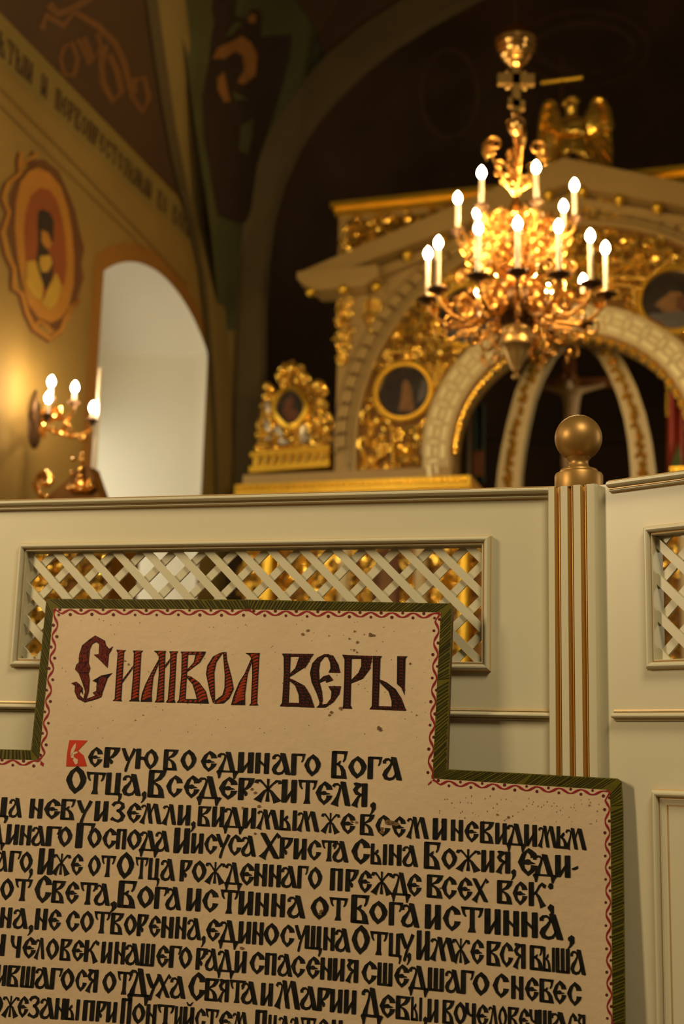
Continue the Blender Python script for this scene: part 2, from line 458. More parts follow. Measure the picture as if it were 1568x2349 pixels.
def strokes(k, dx, dy, step, reach):
    (x0, y0), (x1, y1) = OUT[k], OUT[(k + 1) % len(OUT)]; (u0, v0), (u1, v1) = INN[k], INN[(k + 1) % len(INN)]
    n = max(1, int(hypot(x1 - x0, y1 - y0) / step))
    for j in range(n):
        t = (j + .5 + rnd.uniform(-.18, .18)) / n; t2 = t + reach / n
        w = rnd.uniform(.20, .34) / n
        P = lambda t_: (x0 + (x1 - x0) * min(max(t_, 0.0), 1), y0 + (y1 - y0) * min(max(t_, 0.0), 1)); Q = lambda t_: (u0 + (u1 - u0) * min(max(t_, 0), 1), v0 + (v1 - v0) * min(max(t_, 0), 1))
        a, b, c, d = P(t - w), P(t + w), Q(t2 + w), Q(t2 - w)
        e = rnd.uniform(.02, .12); f = rnd.uniform(.02, .10)
        mix = lambda p, q, s_: (p[0] + (q[0] - p[0]) * s_, p[1] + (q[1] - p[1]) * s_)
        m.poly([B(*mix(a, d, e), .0003), B(*mix(b, c, e), .0003), B(*mix(c, b, f), .0003), B(*mix(d, a, f), .0003)])


for k in range(len(OUT)):
    if k in (12,): continue
    top = k in (0, 1, 2)
    seg = hypot(OUT[(k + 1) % len(OUT)][0] - OUT[k][0], OUT[(k + 1) % len(OUT)][1] - OUT[k][1])
    if seg < 12: continue
    reach = {1: 1.7, 2: -1.4, 4: 2.0, 5: 2.0, 6: -1.9, 7: -1.9, 9: 1.6, 10: 1.6, 11: 1.6}.get(k, -1.9)
    if k in (16,): reach = -2.0
    if k in (14, 15): reach = -1.7
    strokes(k, 0, 0, 7.6, reach)
m.build('brush_strokes', M_BORDER2, bord, 0)

# crimson vine and dots along the border
vine = MB(); dots = MB()


def disc(mb, x, y, r, off, n=9, m_=0, ry=None):
    mb.poly([B(x + r * cos(2 * pi * k / n), y - (ry or r) * sin(2 * pi * k / n), off) for k in range(n)], m_)


def flat_line(mb, pts, w, off, m_=0):
    L = []; R_ = []
    for k, (x, y) in enumerate(pts):
        x0, y0 = pts[max(k - 1, 0)]; x1, y1 = pts[min(k + 1, len(pts) - 1)]
        d = hypot(x1 - x0, y1 - y0) or 1; nx, ny = -(y1 - y0) / d, (x1 - x0) / d
        ww = w[k] if isinstance(w, list) else w
        L.append(B(x + nx * ww / 2, y + ny * ww / 2, off)); R_.append(B(x - nx * ww / 2, y - ny * ww / 2, off))
    mb.grid([L, R_], m_)


def vine_run(x0, y0, x1, y1, side, per=51.0, amp=5.0, phase=0.0):
    """from one corner to the next; side: +1 = paper lies to the right of the walking direction"""
    L = hypot(x1 - x0, y1 - y0); ux, uy = (x1 - x0) / L, (y1 - y0) / L; nx, ny = -uy * side, ux * side
    n = max(2, round(L / per)); steps = n * 14; pts = []; ws = []
    for k in range(steps + 1):
        t = k / steps; s = sin(2 * pi * n * t + phase); o = 6.5 + amp * s
        if k < 5: o *= k / 5.0
        if k > steps - 5: o *= (steps - k) / 5.0
        j = rnd.uniform(-.25, .25)
        pts.append((x0 + ux * L * t + nx * (o + j), y0 + uy * L * t + ny * (o + j))); ws.append(4.2 + 1.4 * cos(4 * pi * n * t) + rnd.uniform(-.3, .3))
    flat_line(vine, pts, ws, .0005)
    for k in range(n):
        for q, o in ((.25, 1.6), (.75, 12.2)):
            t = (k + q) / n
            r = rnd.uniform(3.0, 3.9)
            disc(dots, x0 + ux * L * t + nx * o + rnd.uniform(-.6, .6), y0 + uy * L * t + ny * o + rnd.uniform(-.5, .5), r, .0006, 9)


vine_run(124, 1397, 570, 1399, 1); vine_run(570, 1399, 1008, 1406, 1)
vine_run(1009, 1407, 992, 1786, 1); vine_run(992, 1788, 1396, 1814, 1)
vine_run(1398, 1817, 1404, 2349, 1, per=53); vine_run(1404, 2349, 1411, BOTY - 30, 1)
vine_run(-300, 1729, 90, 1745, 1); vine_run(90, 1744, 124, 1397, 1, per=49)
for cx_, cy_, dx, dy in ((96, 1752, 3, 7), (985, 1796, -4, 6)):          # little buds at the inner corners
    vine.poly([B(cx_ - dx, cy_ - dy, .0005), B(cx_ + 5, cy_ - 1, .0005), B(cx_ + dx, cy_ + dy, .0005), B(cx_ - 4, cy_ + 2, .0005)])
vine.build('vine_line', M_VINE, board, 0); dots.build('vine_dots', M_DOT, board, 0)

# ------------------------------------------------------------------ lettering: a half-uncial alphabet, 100 units tall
def rib(*pts):
    """pts: (x, y, width) -> quads"""
    out = []; L = []; pts = [(x, y, w * 1.14) for x, y, w in pts]
    for k, (x, y, w) in enumerate(pts):
        a = pts[max(k - 1, 0)]; b = pts[min(k + 1, len(pts) - 1)]
        d = hypot(b[0] - a[0], b[1] - a[1]) or 1; nx, ny = -(b[1] - a[1]) / d * w / 2, (b[0] - a[0]) / d * w / 2
        L.append(((x + nx, y + ny), (x - nx, y - ny)))
    for p, q in zip(L[:-1], L[1:]): out.append([p[0], q[0], q[1], p[1]])
    return out


def rct(x0, y0, x1, y1): return [[(x0, y0), (x1, y0), (x1, y1), (x0, y1)]]


def stem(x0, x1, y0=0, y1=100, k=.18):
    w = x1 - x0
    if x0 < 1: x1 += k * w
    elif x1 > 55: x0 -= k * w
    else: x0 -= k * w * .35; x1 += k * w * .35
    c = (x1 - x0) * .10
    return [[(x0, y0 + 3), (x0 + c, y0), (x1 - c, y0 + 1), (x1, y0 + 4), (x1 - c * .4, y1 - 3), (x1 - c, y1), (x0 + c * .6, y1 - 1), (x0 - c * .2, y1 - 4)]]


def strip(o, i): return [[o[k], o[k + 1], i[k + 1], i[k]] for k in range(len(o) - 1)]


def sh(polys, dx, dy=0, sx=1.0, sy=1.0): return [[(x * sx + dx, y * sy + dy) for x, y in p] for p in polys]


def mir(polys, w): return [[(w - x, y) for x, y in reversed(p)] for p in polys]


_Oo = [(36, 101), (58, 84), (71, 60), (70, 44), (60, 22), (34, -1), (14, 18), (0, 47), (2, 58), (12, 80), (36, 101)]
_Oi = [(31, 85), (45, 72), (53, 50), (52, 42), (46, 27), (37, 17), (26, 29), (18, 50), (18.5, 56), (22, 72), (31, 85)]
_Oi = [(35.5 + (x - 35.5) * .86, 50 + (y - 50) * .92) for x, y in _Oi]
_Co = [(70, 67), (64, 83), (50, 94), (37, 101), (13, 79), (0, 49), (14, 19), (36, -1), (54, 14), (66, 28), (70, 40)]
_Ci = [(43, 66), (44, 72), (40, 80), (33, 87), (24, 70), (19, 50), (25, 27), (35, 14), (42, 21), (45, 30), (45, 40)]
_Ci = [(x + (3 if 30 < y < 75 and x < 30 else 0), 50 + (y - 50) * .95) for x, y in _Ci]
g_O = lambda: strip(_Oo, _Oi)
g_C = lambda: strip(_Co, _Ci)
_Bl = [(20, 58), (36, 53), (50, 45), (62, 30), (70, 0), (20, 0)]
_Bi = [(20, 51), (28, 46), (36, 40), (43, 26), (44, 11), (20, 11)]
low_bowl = lambda: strip(_Bl, _Bi)
hook_r = lambda: [[(44, 100), (70, 100), (66, 84), (62, 70), (54, 60), (48, 62), (54, 76), (54, 89), (40, 90)]]
diagr = lambda x0, x1, w: [[(x0, 97), (x0 + 5, 100), (x0 + w, 98), (x1, 3), (x1 - 3, 0), (x1 - w, 2)]]
_A = lambda: diagr(33, 82, 23) + rib((9, 70, 13), (8, 78, 13), (14, 87, 10), (25, 89, 8), (35, 82, 8), (37, 70, 8), (28, 52, 12), (16, 36, 17), (11, 22, 18), (16, 9, 15), (30, 4, 11), (46, 9, 10), (54, 22, 8), (55, 33, 5))
_L = lambda: diagr(34, 80, 23) + rib((7, 76, 13), (12, 86, 10), (24, 88, 8), (35, 80, 8), (33, 60, 10), (26, 36, 12), (18, 14, 20), (14, 0, 30))
_zh = lambda: rib((6, 78, 13), (8, 88, 12), (18, 90, 9), (30, 76, 6), (45, 54, 7)) + rib((45, 54, 6), (34, 44, 9), (23, 22, 15), (15, 6, 22), (12, 0, 27))

GL = {
    'И': lambda: (68, stem(0, 22) + stem(46, 68) + [[(14, 2), (22, 26), (50, 66), (54, 60), (50, 48), (26, 4)]]),
    'Н': lambda: (66, stem(0, 21) + stem(45, 66) + [[(18, 68), (18, 54), (48, 28), (48, 42)]]),
    'П': lambda: (62, stem(0, 21) + stem(41, 62) + rct(4, 89, 58, 99)),
    'Г': lambda: (70, stem(0, 23) + rct(8, 90, 60, 100) + hook_r()),
    'Т': lambda: (84, [[(26, 0), (56, 1), (52, 20), (51, 92), (33, 92), (33, 20)]] + rct(4, 90, 80, 100) + sh(hook_r(), 14) + mir(sh(hook_r(), 14), 84)),
    'О': lambda: (72, g_O()),
    'С': lambda: (70, g_C()),
    'Є': lambda: (70, g_C() + [[(15, 48), (24, 56), (34, 60), (43, 58), (46, 52), (56, 50), (62, 46), (46, 44), (34, 41), (18, 43)]]),
    'Р': lambda: (66, stem(0, 21) + rct(4, 90, 40, 100) + strip([(36, 100), (66, 100), (64, 84), (52, 62), (38, 49), (20, 42)], [(36, 90), (40, 89), (40, 80), (34, 66), (28, 57), (20, 50)]) + [[(20, 46), (32, 42), (40, 32), (38, 22), (29, 18), (26, 28), (20, 36)]]),
    'В': lambda: (72, stem(0, 20) + rct(4, 90, 50, 100) + strip([(46, 100), (72, 100), (66, 82), (52, 66), (20, 54)], [(46, 90), (46, 89), (42, 80), (36, 72), (20, 60)]) + low_bowl() + rct(6, 0, 40, 10)),
    'Б': lambda: (70, stem(0, 20) + rct(6, 90, 60, 100) + hook_r() + low_bowl() + rct(6, 0, 40, 10) + [[(20, 52), (34, 64), (42, 66), (40, 56), (30, 46)]]),
    'Ь': lambda: (70, stem(0, 20) + low_bowl() + rct(6, 0, 40, 10) + [[(20, 52), (34, 68), (46, 74), (50, 62), (34, 46)]]),
    'Ы': lambda: (96, sh(stem(0, 20) + low_bowl() + rct(6, 0, 40, 10) + [[(20, 52), (34, 68), (46, 74), (50, 62), (34, 46)]], 0, 0, .94, 1) + stem(75, 96)),
    'Д': lambda: (92, diagr(34, 80, 22) + rib((9, 72, 13), (9, 80, 13), (16, 88, 10), (27, 88, 8), (35, 80, 8), (33, 62, 9), (26, 38, 11), (20, 18, 17), (18, 4, 20)) + rct(4, 0, 90, 9) + [[(0, 4), (24, 6), (22, -10), (18, -28), (10, -30), (8, -14)], [(68, 6), (96, 6), (86, -12), (80, -30), (73, -30), (70, -12)]]),
    'А': lambda: (82, _A()),
    'Л': lambda: (80, _L()),
    'М': lambda: (104, sh(_L(), 0, 0, .78, 1) + sh(diagr(0, 46, 22), 58) + [[(60, 98), (62, 80), (44, 22), (38, 30)]]),
    'У': lambda: (76, [[(0, 98), (20, 100), (30, 78), (44, 52), (40, 40), (30, 36), (16, 60)]] + rib((72, 98, 16), (62, 74, 15), (48, 46, 12), (38, 16, 12), (32, -6, 14), (30, -16, 10))),
    'Ю': lambda: (104, stem(0, 20) + [[(18, 62), (18, 46), (44, 44), (44, 60)]] + sh(g_O(), 36, 0, .95, 1)),
    'Ж': lambda: (90, [[(38, 0), (52, 0), (48, 50), (49, 98), (40, 98), (42, 50)]] + _zh() + mir(_zh(), 90)),
    'Х': lambda: (80, [[(2, 97), (8, 100), (23, 98), (80, 3), (76, 0), (58, 2)]] + rib((76, 84, 15), (68, 97, 12), (57, 80, 8), (42, 54, 9), (28, 26, 12), (18, 8, 20), (14, 0, 28))),
    'Я': lambda: (70, stem(48, 70) + rib((10, 92, 13), (18, 97, 8), (50, 92, 9)) + rib((40, 92, 9), (24, 84, 15), (15, 70, 19), (22, 58, 15), (38, 52, 9), (50, 52, 8)) + rib((42, 52, 8), (30, 40, 10), (18, 14, 18), (14, 0, 27))),
    'К': lambda: (80, stem(0, 21) + rib((18, 46, 8), (36, 62, 9), (50, 86, 10), (60, 95, 12), (72, 86, 17), (70, 78, 10)) + rib((30, 58, 8), (46, 40, 13), (58, 16, 18), (66, 0, 26))),
    'Ш': lambda: (74, stem(0, 19, k=.10) + stem(27, 47, k=.06) + stem(55, 74, k=.10) + rct(6, 0, 68, 10)),
    'Щ': lambda: (80, stem(0, 19, k=.10) + stem(27, 47, k=.06) + stem(55, 74, k=.10) + rct(6, 0, 74, 10) + [[(62, 6), (82, 8), (78, -12), (70, -30), (63, -28), (66, -10)]]),
    'Ц': lambda: (76, stem(0, 21) + stem(46, 67) + rct(6, 0, 70, 10) + [[(56, 6), (78, 8), (76, -12), (68, -30), (60, -28), (63, -10)]]),
    'З': lambda: (72, rib((8, 78, 14), (18, 92, 13), (38, 97, 11), (54, 88, 14), (56, 74, 17), (44, 60, 12), (28, 54, 9)) + rib((30, 56, 8), (48, 48, 13), (60, 32, 19), (54, 14, 16), (38, 5, 12), (22, 10, 11), (12, 18, 14), (6, 8, 10))),
    'Ч': lambda: (60, stem(39, 60) + rib((7, 99, 19), (8, 74, 17), (16, 54, 14), (30, 46, 10), (44, 50, 8))),
    'Й': lambda: (68, stem(0, 22) + stem(46, 68) + [[(14, 2), (22, 26), (50, 66), (54, 60), (50, 48), (26, 4)]] + rib((18, 122, 5), (26, 110, 9), (40, 108, 9), (56, 124, 4))),
    ',': lambda: (30, rib((10, 18, 16), (16, 10, 26), (20, -4, 18), (12, -20, 8), (2, -30, 3))),
    '-': lambda: (40, [[(2, 44), (24, 52), (38, 58), (40, 46), (22, 38), (4, 38)]]),
    ';': lambda: (34, rib((6, 92, 14), (16, 88, 24), (28, 88, 14)) + rib((8, 8, 18), (18, 0, 26), (24, -20, 14), (12, -36, 4))),
}


def lean(x): return -0.107 + x * 8.5e-5


def set_line(mb, knots, segs, off):
    def tb(x):
        k = 0
        while k < len(knots) - 2 and x > knots[k + 1][0]: k += 1
        (xa, ta, ba), (xb_, tb_, bb) = knots[k], knots[k + 1]; s = (x - xa) / (xb_ - xa)
        return ta + (tb_ - ta) * s, ba + (bb - ba) * s
    i = 0
    for ox, spec in segs:
        for tok in spec.split():
            cap = tok[0] == '^'; tok = tok[1:] if cap else tok
            ch, ext = tok.split(':'); x0, x1 = (ox + float(v) / 3.136 for v in ext.split('~'))
            w, polys = GL[ch]()
            i += 1
            hgt = rnd.uniform(-.02, .02); o = off + (i % 7) * 4e-5
            for p in polys:
                q = []
                for gx, gy in p:
                    x = x0 + (x1 - x0) * gx / w
                    t, b = tb(x)
                    h = b - t
                    if cap: t -= .20 * h; b += .04 * h; h = b - t
                    y = b - h * (gy / 100 + hgt * (gy > 50))
                    x += lean(x) * (y - (t + b) / 2)
                    q.append(B(x, y, o))
                mb.poly(q)


A_, B_, C_ = 0, 460, 900
LINES = [
    ([(201, 1712, 1759), (255, 1714.4, 1761.3), (601, 1726.2, 1774.7), (858.6, 1734.8, 1787.8), (930, 1738, 1791)],
     [(A_, 'Є:632~738 Р:748~860 У:868~970 Ю:975~1138 В:1175~1280 О:1297~1413'), (B_, 'Є:0~117 Д:115~275 И:268~382 Н:392~495 А:510~650 Г:650~752 О:745~865 ^Б:940~1055 О:1060~1195 Г:1200~1305 А:1305~1450')]),
    ([(150, 1766, 1817), (219, 1770.9, 1821.9), (564, 1783.6, 1835.6), (823.5, 1794.8, 1850.6), (870, 1797, 1853)],
     [(A_, '^О:475~622 Т:615~758 Ц:760~880 А:878~1018 ,:1020~1058 ^В:1065~1192 С:1193~1313 Є:1320~1435'),
      (B_, 'Д:-28~150 Є:130~265 Р:270~385 Ж:385~582 И:582~692 Т:697~838 Є:825~948 Л:940~1080 Я:1085~1200 ,:1218~1262')]),
    ([(-20, 1827, 1873), (35, 1829.2, 1875.2), (233, 1836.9, 1884), (705.5, 1860.2, 1907), (1008, 1877.3, 1926.7), (1321, 1898.6, 1949)],
     [(A_, 'Ц:-70~65 А:62~162 Н:213~308 Є:315~435 Б:437~540 У:545~655 И:680~778 З:793~905 Є:910~1015 М:1008~1165 Л:1165~1270 И:1278~1370 ,:1374~1410'),
      (B_, 'В:-20~75 И:82~170 Д:160~315 И:302~398 М:403~570 Ы:568~692 М:692~855 Ж:865~1000 Є:1003~1113 В:1145~1250 С:1255~1365 Є:1375~1475'),
      (C_, 'М:100~262 И:288~390 Н:418~508 Є:515~620 В:628~730 И:737~822 Д:815~960 И:945~1040 М:1045~1185 Ь:1178~1262 М:1240~1395')]),
    ([(-20, 1889, 1935), (29, 1891, 1937.6), (277, 1900.7, 1947.9), (570, 1916.6, 1964.4), (656, 1921.7, 1969.5), (906, 1936.7, 1985.5), (1118, 1950.6, 2000.7), (1290.6, 1962.4, 2012.8)],
     [(A_, 'Д:-85~42 И:45~135 Н:142~225 А:225~330 Г:330~440 О:415~520 ^Г:545~680 О:628~732 С:735~838 П:835~908 О:912~1018 Д:1000~1145 А:1113~1222 ^И:1250~1364 И:1375~1463'),
      (B_, 'С:25~120 У:105~205 С:195~295 А:290~400 ^Х:420~570 Р:568~662 И:668~762 С:765~867 Т:865~985 А:945~1065 ^С:1082~1220 Ы:1222~1340 Н:1352~1445 А:1448~1565'),
      (C_, '^Б:225~345 О:350~465 Ж:455~632 И:637~732 Я:742~848 ,:850~888 ^Є:900~1045 Д:1005~1180 И:1168~1280 -:1285~1335')]),
    ([(-20, 1949, 1998), (35, 1951.7, 2000.5), (247, 1962.2, 2011.6), (597, 1981.6, 2032.6), (771, 1991.2, 2043.1), (997, 2007.1, 2059.7), (1231.6, 2024.6, 2079.5)],
     [(A_, 'А:-32~60 Г:65~150 О:140~235 ,:212~242 ^И:275~385 Ж:375~505 Є:508~598 О:632~725 Т:722~830 ^О:838~965 Т:968~1065 Ц:1067~1150 А:1152~1262 Р:1293~1380 О:1378~1485'),
      (B_, 'Ж:32~175 Д:172~300 Є:280~385 Н:385~478 Н:490~578 А:575~695 Г:695~775 О:770~875 П:930~1022 Р:1040~1135 Є:1130~1232 Ж:1225~1378 Д:1368~1510'),
      (C_, 'Є:102~210 В:245~365 С:352~462 Є:465~575 Х:568~688 В:750~865 Є:862~970 К:978~1105 ;:1110~1165')]),
    ([(0, 2013, 2064), (52.6, 2015.7, 2066.7), (202, 2024.6, 2075), (444, 2037.4, 2090), (600.6, 2047, 2101.2), (775.7, 2059.7, 2111.4), (992.5, 2075, 2131.5), (1214, 2091.6, 2150.6)],
     [(A_, 'О:0~100 Т:100~230 ^С:247~372 В:372~468 Є:468~568 Т:570~698 А:675~795 ,:795~845 ^Б:848~980 О:985~1108 Г:1110~1205 А:1188~1305 И:1342~1445'),
      (B_, 'С:10~128 Т:138~275 И:273~378 Н:392~490 Н:508~608 А:620~755 О:790~922 Т:922~1058 ^Б:1080~1212 О:1210~1345 Г:1352~1455'),
      (C_, 'А:58~195 И:232~348 С:360~490 Т:488~655 И:660~778 Н:795~910 Н:925~1045 А:1053~1228 ,:1255~1308')]),
    ([(0, 2080, 2128), (13, 2080.4, 2128.3), (234, 2091.6, 2141), (414.5, 2103.7, 2153.8), (561, 2112.3, 2164.3), (754, 2126.7, 2180.3), (1132, 2158.6, 2215.3), (1290, 2174.5, 2232)],
     [(A_, 'Н:0~85 А:92~205 ,:207~245 Н:252~340 Є:345~440 С:472~572 О:575~675 Т:672~795 В:795~888 О:890~985 Р:985~1065 Є:1068~1155 Н:1160~1248 Н:1260~1340 А:1343~1450 ,:1450~1482'),
      (B_, 'Є:38~140 Д:128~275 И:272~362 Н:372~452 О:452~565 С:570~675 У:672~760 Щ:750~875 Н:882~965 А:963~1080 ^О:1085~1218 Т:1215~1348 Ц:1352~1445 У:1425~1530 ,:1482~1515'),
      (C_, '^И:172~268 М:268~465 Ж:425~555 Є:558~658 В:675~780 С:768~868 Я:865~958 Б:985~1085 Ы:1080~1168 Ш:1172~1275 А:1276~1390')]),
    ([(0, 2142, 2192), (36, 2146.5, 2196.8), (151, 2153.8, 2203.2), (338, 2165, 2216), (620, 2185.7, 2236.7), (776, 2198.4, 2250.4), (999, 2219.2, 2273.4), (1186, 2237.7, 2292.5), (1316, 2251.7, 2306.9)],
     [(A_, 'И:-55~38 Ч:75~150 Є:160~260 Л:250~325 О:330~425 В:432~515 Є:515~605 К:605~710 И:728~805 Н:822~900 А:898~1010 Ш:1008~1112 Є:1122~1215 Г:1215~1305 О:1285~1382 Р:1408~1490'),
      (B_, 'А:30~130 Д:118~245 И:245~330 С:350~460 П:462~545 А:550~662 С:648~752 Є:755~858 Н:860~945 И:950~1035 Я:1042~1135 С:1155~1268 Ш:1270~1380 Є:1390~1500'),
      (C_, 'Д:112~262 Ш:252~370 А:375~492 Г:490~588 О:575~698 С:718~838 Н:852~942 Є:950~1052 Б:1055~1160 Є:1150~1250 С:1253~1360')]),
    ([(0, 2212, 2261), (31, 2214.4, 2263.2), (285, 2228.7, 2281.3), (544, 2248.5, 2300.5), (803, 2270.8, 2326), (924, 2284.5, 2338.7), (1254.6, 2318, 2371), (1340, 2327, 2380)],
     [(A_, 'И:-30~48 В:52~142 Ш:148~250 А:250~362 Г:360~448 О:435~535 С:540~625 Я:618~705 О:735~838 Т:838~950 ^Д:920~1085 У:1040~1150 Х:1120~1225 А:1220~1338 ^С:1352~1480'),
      (B_, 'В:30~130 Я:122~205 Т:205~322 А:288~412 И:432~520 ^М:535~720 А:712~842 Р:838~935 И:930~1020 И:1030~1120 ^Д:1152~1310 Є:1285~1400'),
      (C_, 'В:22~130 Ы:132~212 ,:218~250 И:250~330 В:358~445 О:438~535 Ч:525~600 Є:600~690 Л:685~760 О:758~825 В:828~910 Є:905~985 Ч:985~1045 Ш:1045~1145 А:1130~1265 С:1260~1330 Я:1325~1388')]),
    ([(-20, 2280, 2330), (24, 2282.3, 2332.4), (203, 2294, 2342), (381, 2305, 2353), (624, 2327.6, 2377), (779, 2340, 2390)],
     [(A_, 'О:-70~22 Ж:15~135 Є:125~205 З:200~290 А:285~395 Н:395~470 Ы:470~572 П:595~680 Р:690~765 И:765~840 ^П:868~945 О:948~1045 Н:1050~1125 Т:1125~1255 И:1255~1310 Й:1315~1395 С:1400~1480'),
      (B_, 'Т:30~130 Є:130~230 М:225~345 ^П:390~475 И:485~545 Л:555~640 А:640~720 Т:715~830 Є:835~920 И:940~1020')]),
]
for q, (kn, sg) in enumerate(LINES):
    m = MB(); set_line(m, kn, sg, .0007); m.build('text_line', M_INK, board, 0)

# ------------------------------------------------------------------ the title, drawn letter by letter
ta = lambda x, y: (140 + x / 3.733, 1420 + y / 3.733)
tb2 = lambda x, y: (540 + x / 3.733, 1420 + y / 3.733)
T_ROPE = [  # И М В О Л
    (ta, [(472, 262), (556, 265), (540, 285), (532, 420), (515, 690), (522, 705), (440, 700), (458, 685), (470, 480), (484, 290)]),
    (ta, [(614, 270), (702, 270), (687, 290), (665, 690), (675, 706), (578, 703), (597, 688), (615, 480), (622, 292)]),
    (ta, [(520, 525), (525, 548), (610, 430), (618, 395)]),
    (ta, [(840, 335), (830, 400), (790, 500), (775, 650), (778, 708), (680, 708), (690, 640), (720, 560), (770, 460)]),
    (ta, [(792, 272), (898, 272), (892, 300), (880, 690), (882, 712), (800, 712), (815, 690), (835, 480), (835, 320), (820, 295)]),
    (ta, [(925, 276), (1002, 276), (990, 300), (970, 690), (980, 717), (895, 714), (912, 690), (930, 480), (935, 300)]),
    (ta, [(888, 395), (888, 425), (928, 370), (935, 335)]),
    (ta, [(1022, 278), (1095, 278), (1088, 305), (1065, 690), (1080, 715), (988, 715), (1008, 690), (1028, 480), (1032, 300)]),
    (ta, [(1090, 278), (1240, 278), (1230, 305), (1080, 305)]),
    (ta, [(1150, 300), (1232, 300), (1190, 370), (1080, 452), (1080, 430), (1135, 370)]),
    (ta, [(1080, 485), (1110, 490), (1180, 540), (1240, 620), (1265, 724), (1170, 722), (1150, 640), (1125, 560), (1078, 505)]),
    (ta, [(1060, 685), (1180, 685), (1180, 722), (1040, 716)]),
    (ta, [(1425, 280), (1385, 290), (1330, 370), (1312, 460), (1318, 700), (1300, 722), (1275, 640), (1240, 470), (1250, 400), (1300, 320), (1370, 285)]),
    (ta, [(1385, 290), (1415, 285), (1420, 350), (1460, 500), (1478, 600), (1440, 680), (1390, 722), (1310, 725), (1320, 695), (1380, 650), (1398, 590), (1400, 480)]),
    (tb2, [(134, 335), (143, 365), (105, 470), (82, 640), (82, 737), (-40, 735), (-12, 640), (30, 540), (75, 470)]),
    (tb2, [(82, 290), (208, 290), (203, 330), (185, 720), (195, 740), (115, 740), (130, 720), (142, 480), (140, 350), (118, 312)]),
]
T_SCALE = [  # В Є Р Ы
    (tb2, [(396, 295), (478, 295), (472, 325), (455, 720), (462, 750), (378, 746), (398, 715), (412, 480), (412, 325)]),
    (tb2, [(470, 296), (670, 298), (655, 322), (470, 322)]),
    (tb2, [(545, 320), (655, 318), (605, 405), (465, 495), (465, 465), (510, 420)]),
    (tb2, [(462, 508), (500, 522), (590, 570), (640, 650), (676, 758), (545, 752), (540, 650), (510, 570), (462, 530)]),
    (tb2, [(450, 715), (560, 718), (560, 752), (440, 748)]),
    (tb2, [(800, 300), (760, 300), (700, 330), (655, 380), (636, 460), (650, 540), (695, 640), (718, 710), (715, 735), (735, 735), (748, 700), (740, 620), (720, 540), (715, 440), (725, 370), (765, 322), (800, 330)]),
    (tb2, [(780, 300), (835, 312), (880, 390), (897, 460), (795, 458), (812, 420), (808, 370), (790, 330)]),
    (tb2, [(715, 525), (750, 490), (800, 475), (832, 515), (832, 525), (775, 545), (770, 525), (722, 545)]),
    (tb2, [(793, 575), (903, 575), (890, 640), (840, 710), (770, 757), (690, 757), (715, 735), (780, 725), (815, 680), (820, 620)]),
    (tb2, [(912, 305), (1000, 310), (995, 340), (985, 740), (1000, 768), (912, 765), (920, 740), (930, 500), (932, 345)]),
    (tb2, [(990, 309), (1172, 315), (1170, 340), (990, 340)]),
    (tb2, [(1075, 340), (1172, 318), (1150, 430), (1090, 510), (990, 550), (990, 520), (1050, 460), (1075, 400)]),
    (tb2, [(1175, 315), (1253, 317), (1240, 340), (1225, 745), (1230, 775), (1145, 772), (1165, 745), (1172, 540)]),
    (tb2, [(1230, 515), (1290, 540), (1370, 600), (1420, 680), (1460, 785), (1335, 780), (1335, 700), (1310, 620), (1240, 550)]),
    (tb2, [(1220, 745), (1340, 748), (1340, 780), (1220, 775)]),
    (tb2, [(1383, 318), (1472, 320), (1455, 340), (1447, 655), (1420, 590), (1380, 555)]),
]
T_CAP = [
    (ta, [(292, 140), (330, 160), (375, 185), (385, 225), (410, 255), (445, 232), (430, 270), (410, 300), (398, 420), (340, 360), (320, 340), (278, 305), (322, 300), (326, 215), (300, 195), (268, 215), (247, 260), (236, 377), (150, 377), (155, 300), (180, 225), (240, 175)]),
    (ta, [(150, 372), (235, 372), (250, 420), (240, 460), (150, 465), (118, 430), (130, 390)]),
    (ta, [(148, 460), (235, 460), (245, 520), (238, 620), (215, 695), (188, 690), (205, 620), (180, 540)]),
    (ta, [(85, 550), (130, 535), (160, 560), (185, 590), (188, 650), (168, 620), (160, 650), (200, 690), (290, 655), (270, 630), (300, 615), (355, 640), (345, 668), (290, 690), (200, 714), (140, 680), (115, 620), (118, 570)]),
    (ta, [(300, 622), (305, 545), (268, 528), (340, 485), (440, 462), (400, 505), (350, 645)]),
]
m = MB()
for i, (f, p) in enumerate(T_ROPE + T_SCALE + T_CAP): m.poly([B(*f(*q), .0007 + (i % 5) * 4e-5) for q in p])
title = m.build('title_lettering', M_TDARK, board, 0)


def inside(p, x, y):
    c = False
    for k in range(len(p)):
        (x0, y0), (x1, y1) = p[k - 1], p[k]
        if (y0 > y) != (y1 > y) and x < (x1 - x0) * (y - y0) / (y1 - y0) + x0: c = not c
    return c


def span(p, y):
    xs = []
    for k in range(len(p)):
        (x0, y0), (x1, y1) = p[k - 1], p[k]
        if (y0 > y) != (y1 > y): xs.append((x1 - x0) * (y - y0) / (y1 - y0) + x0)
    return (min(xs), max(xs)) if len(xs) >= 2 else None


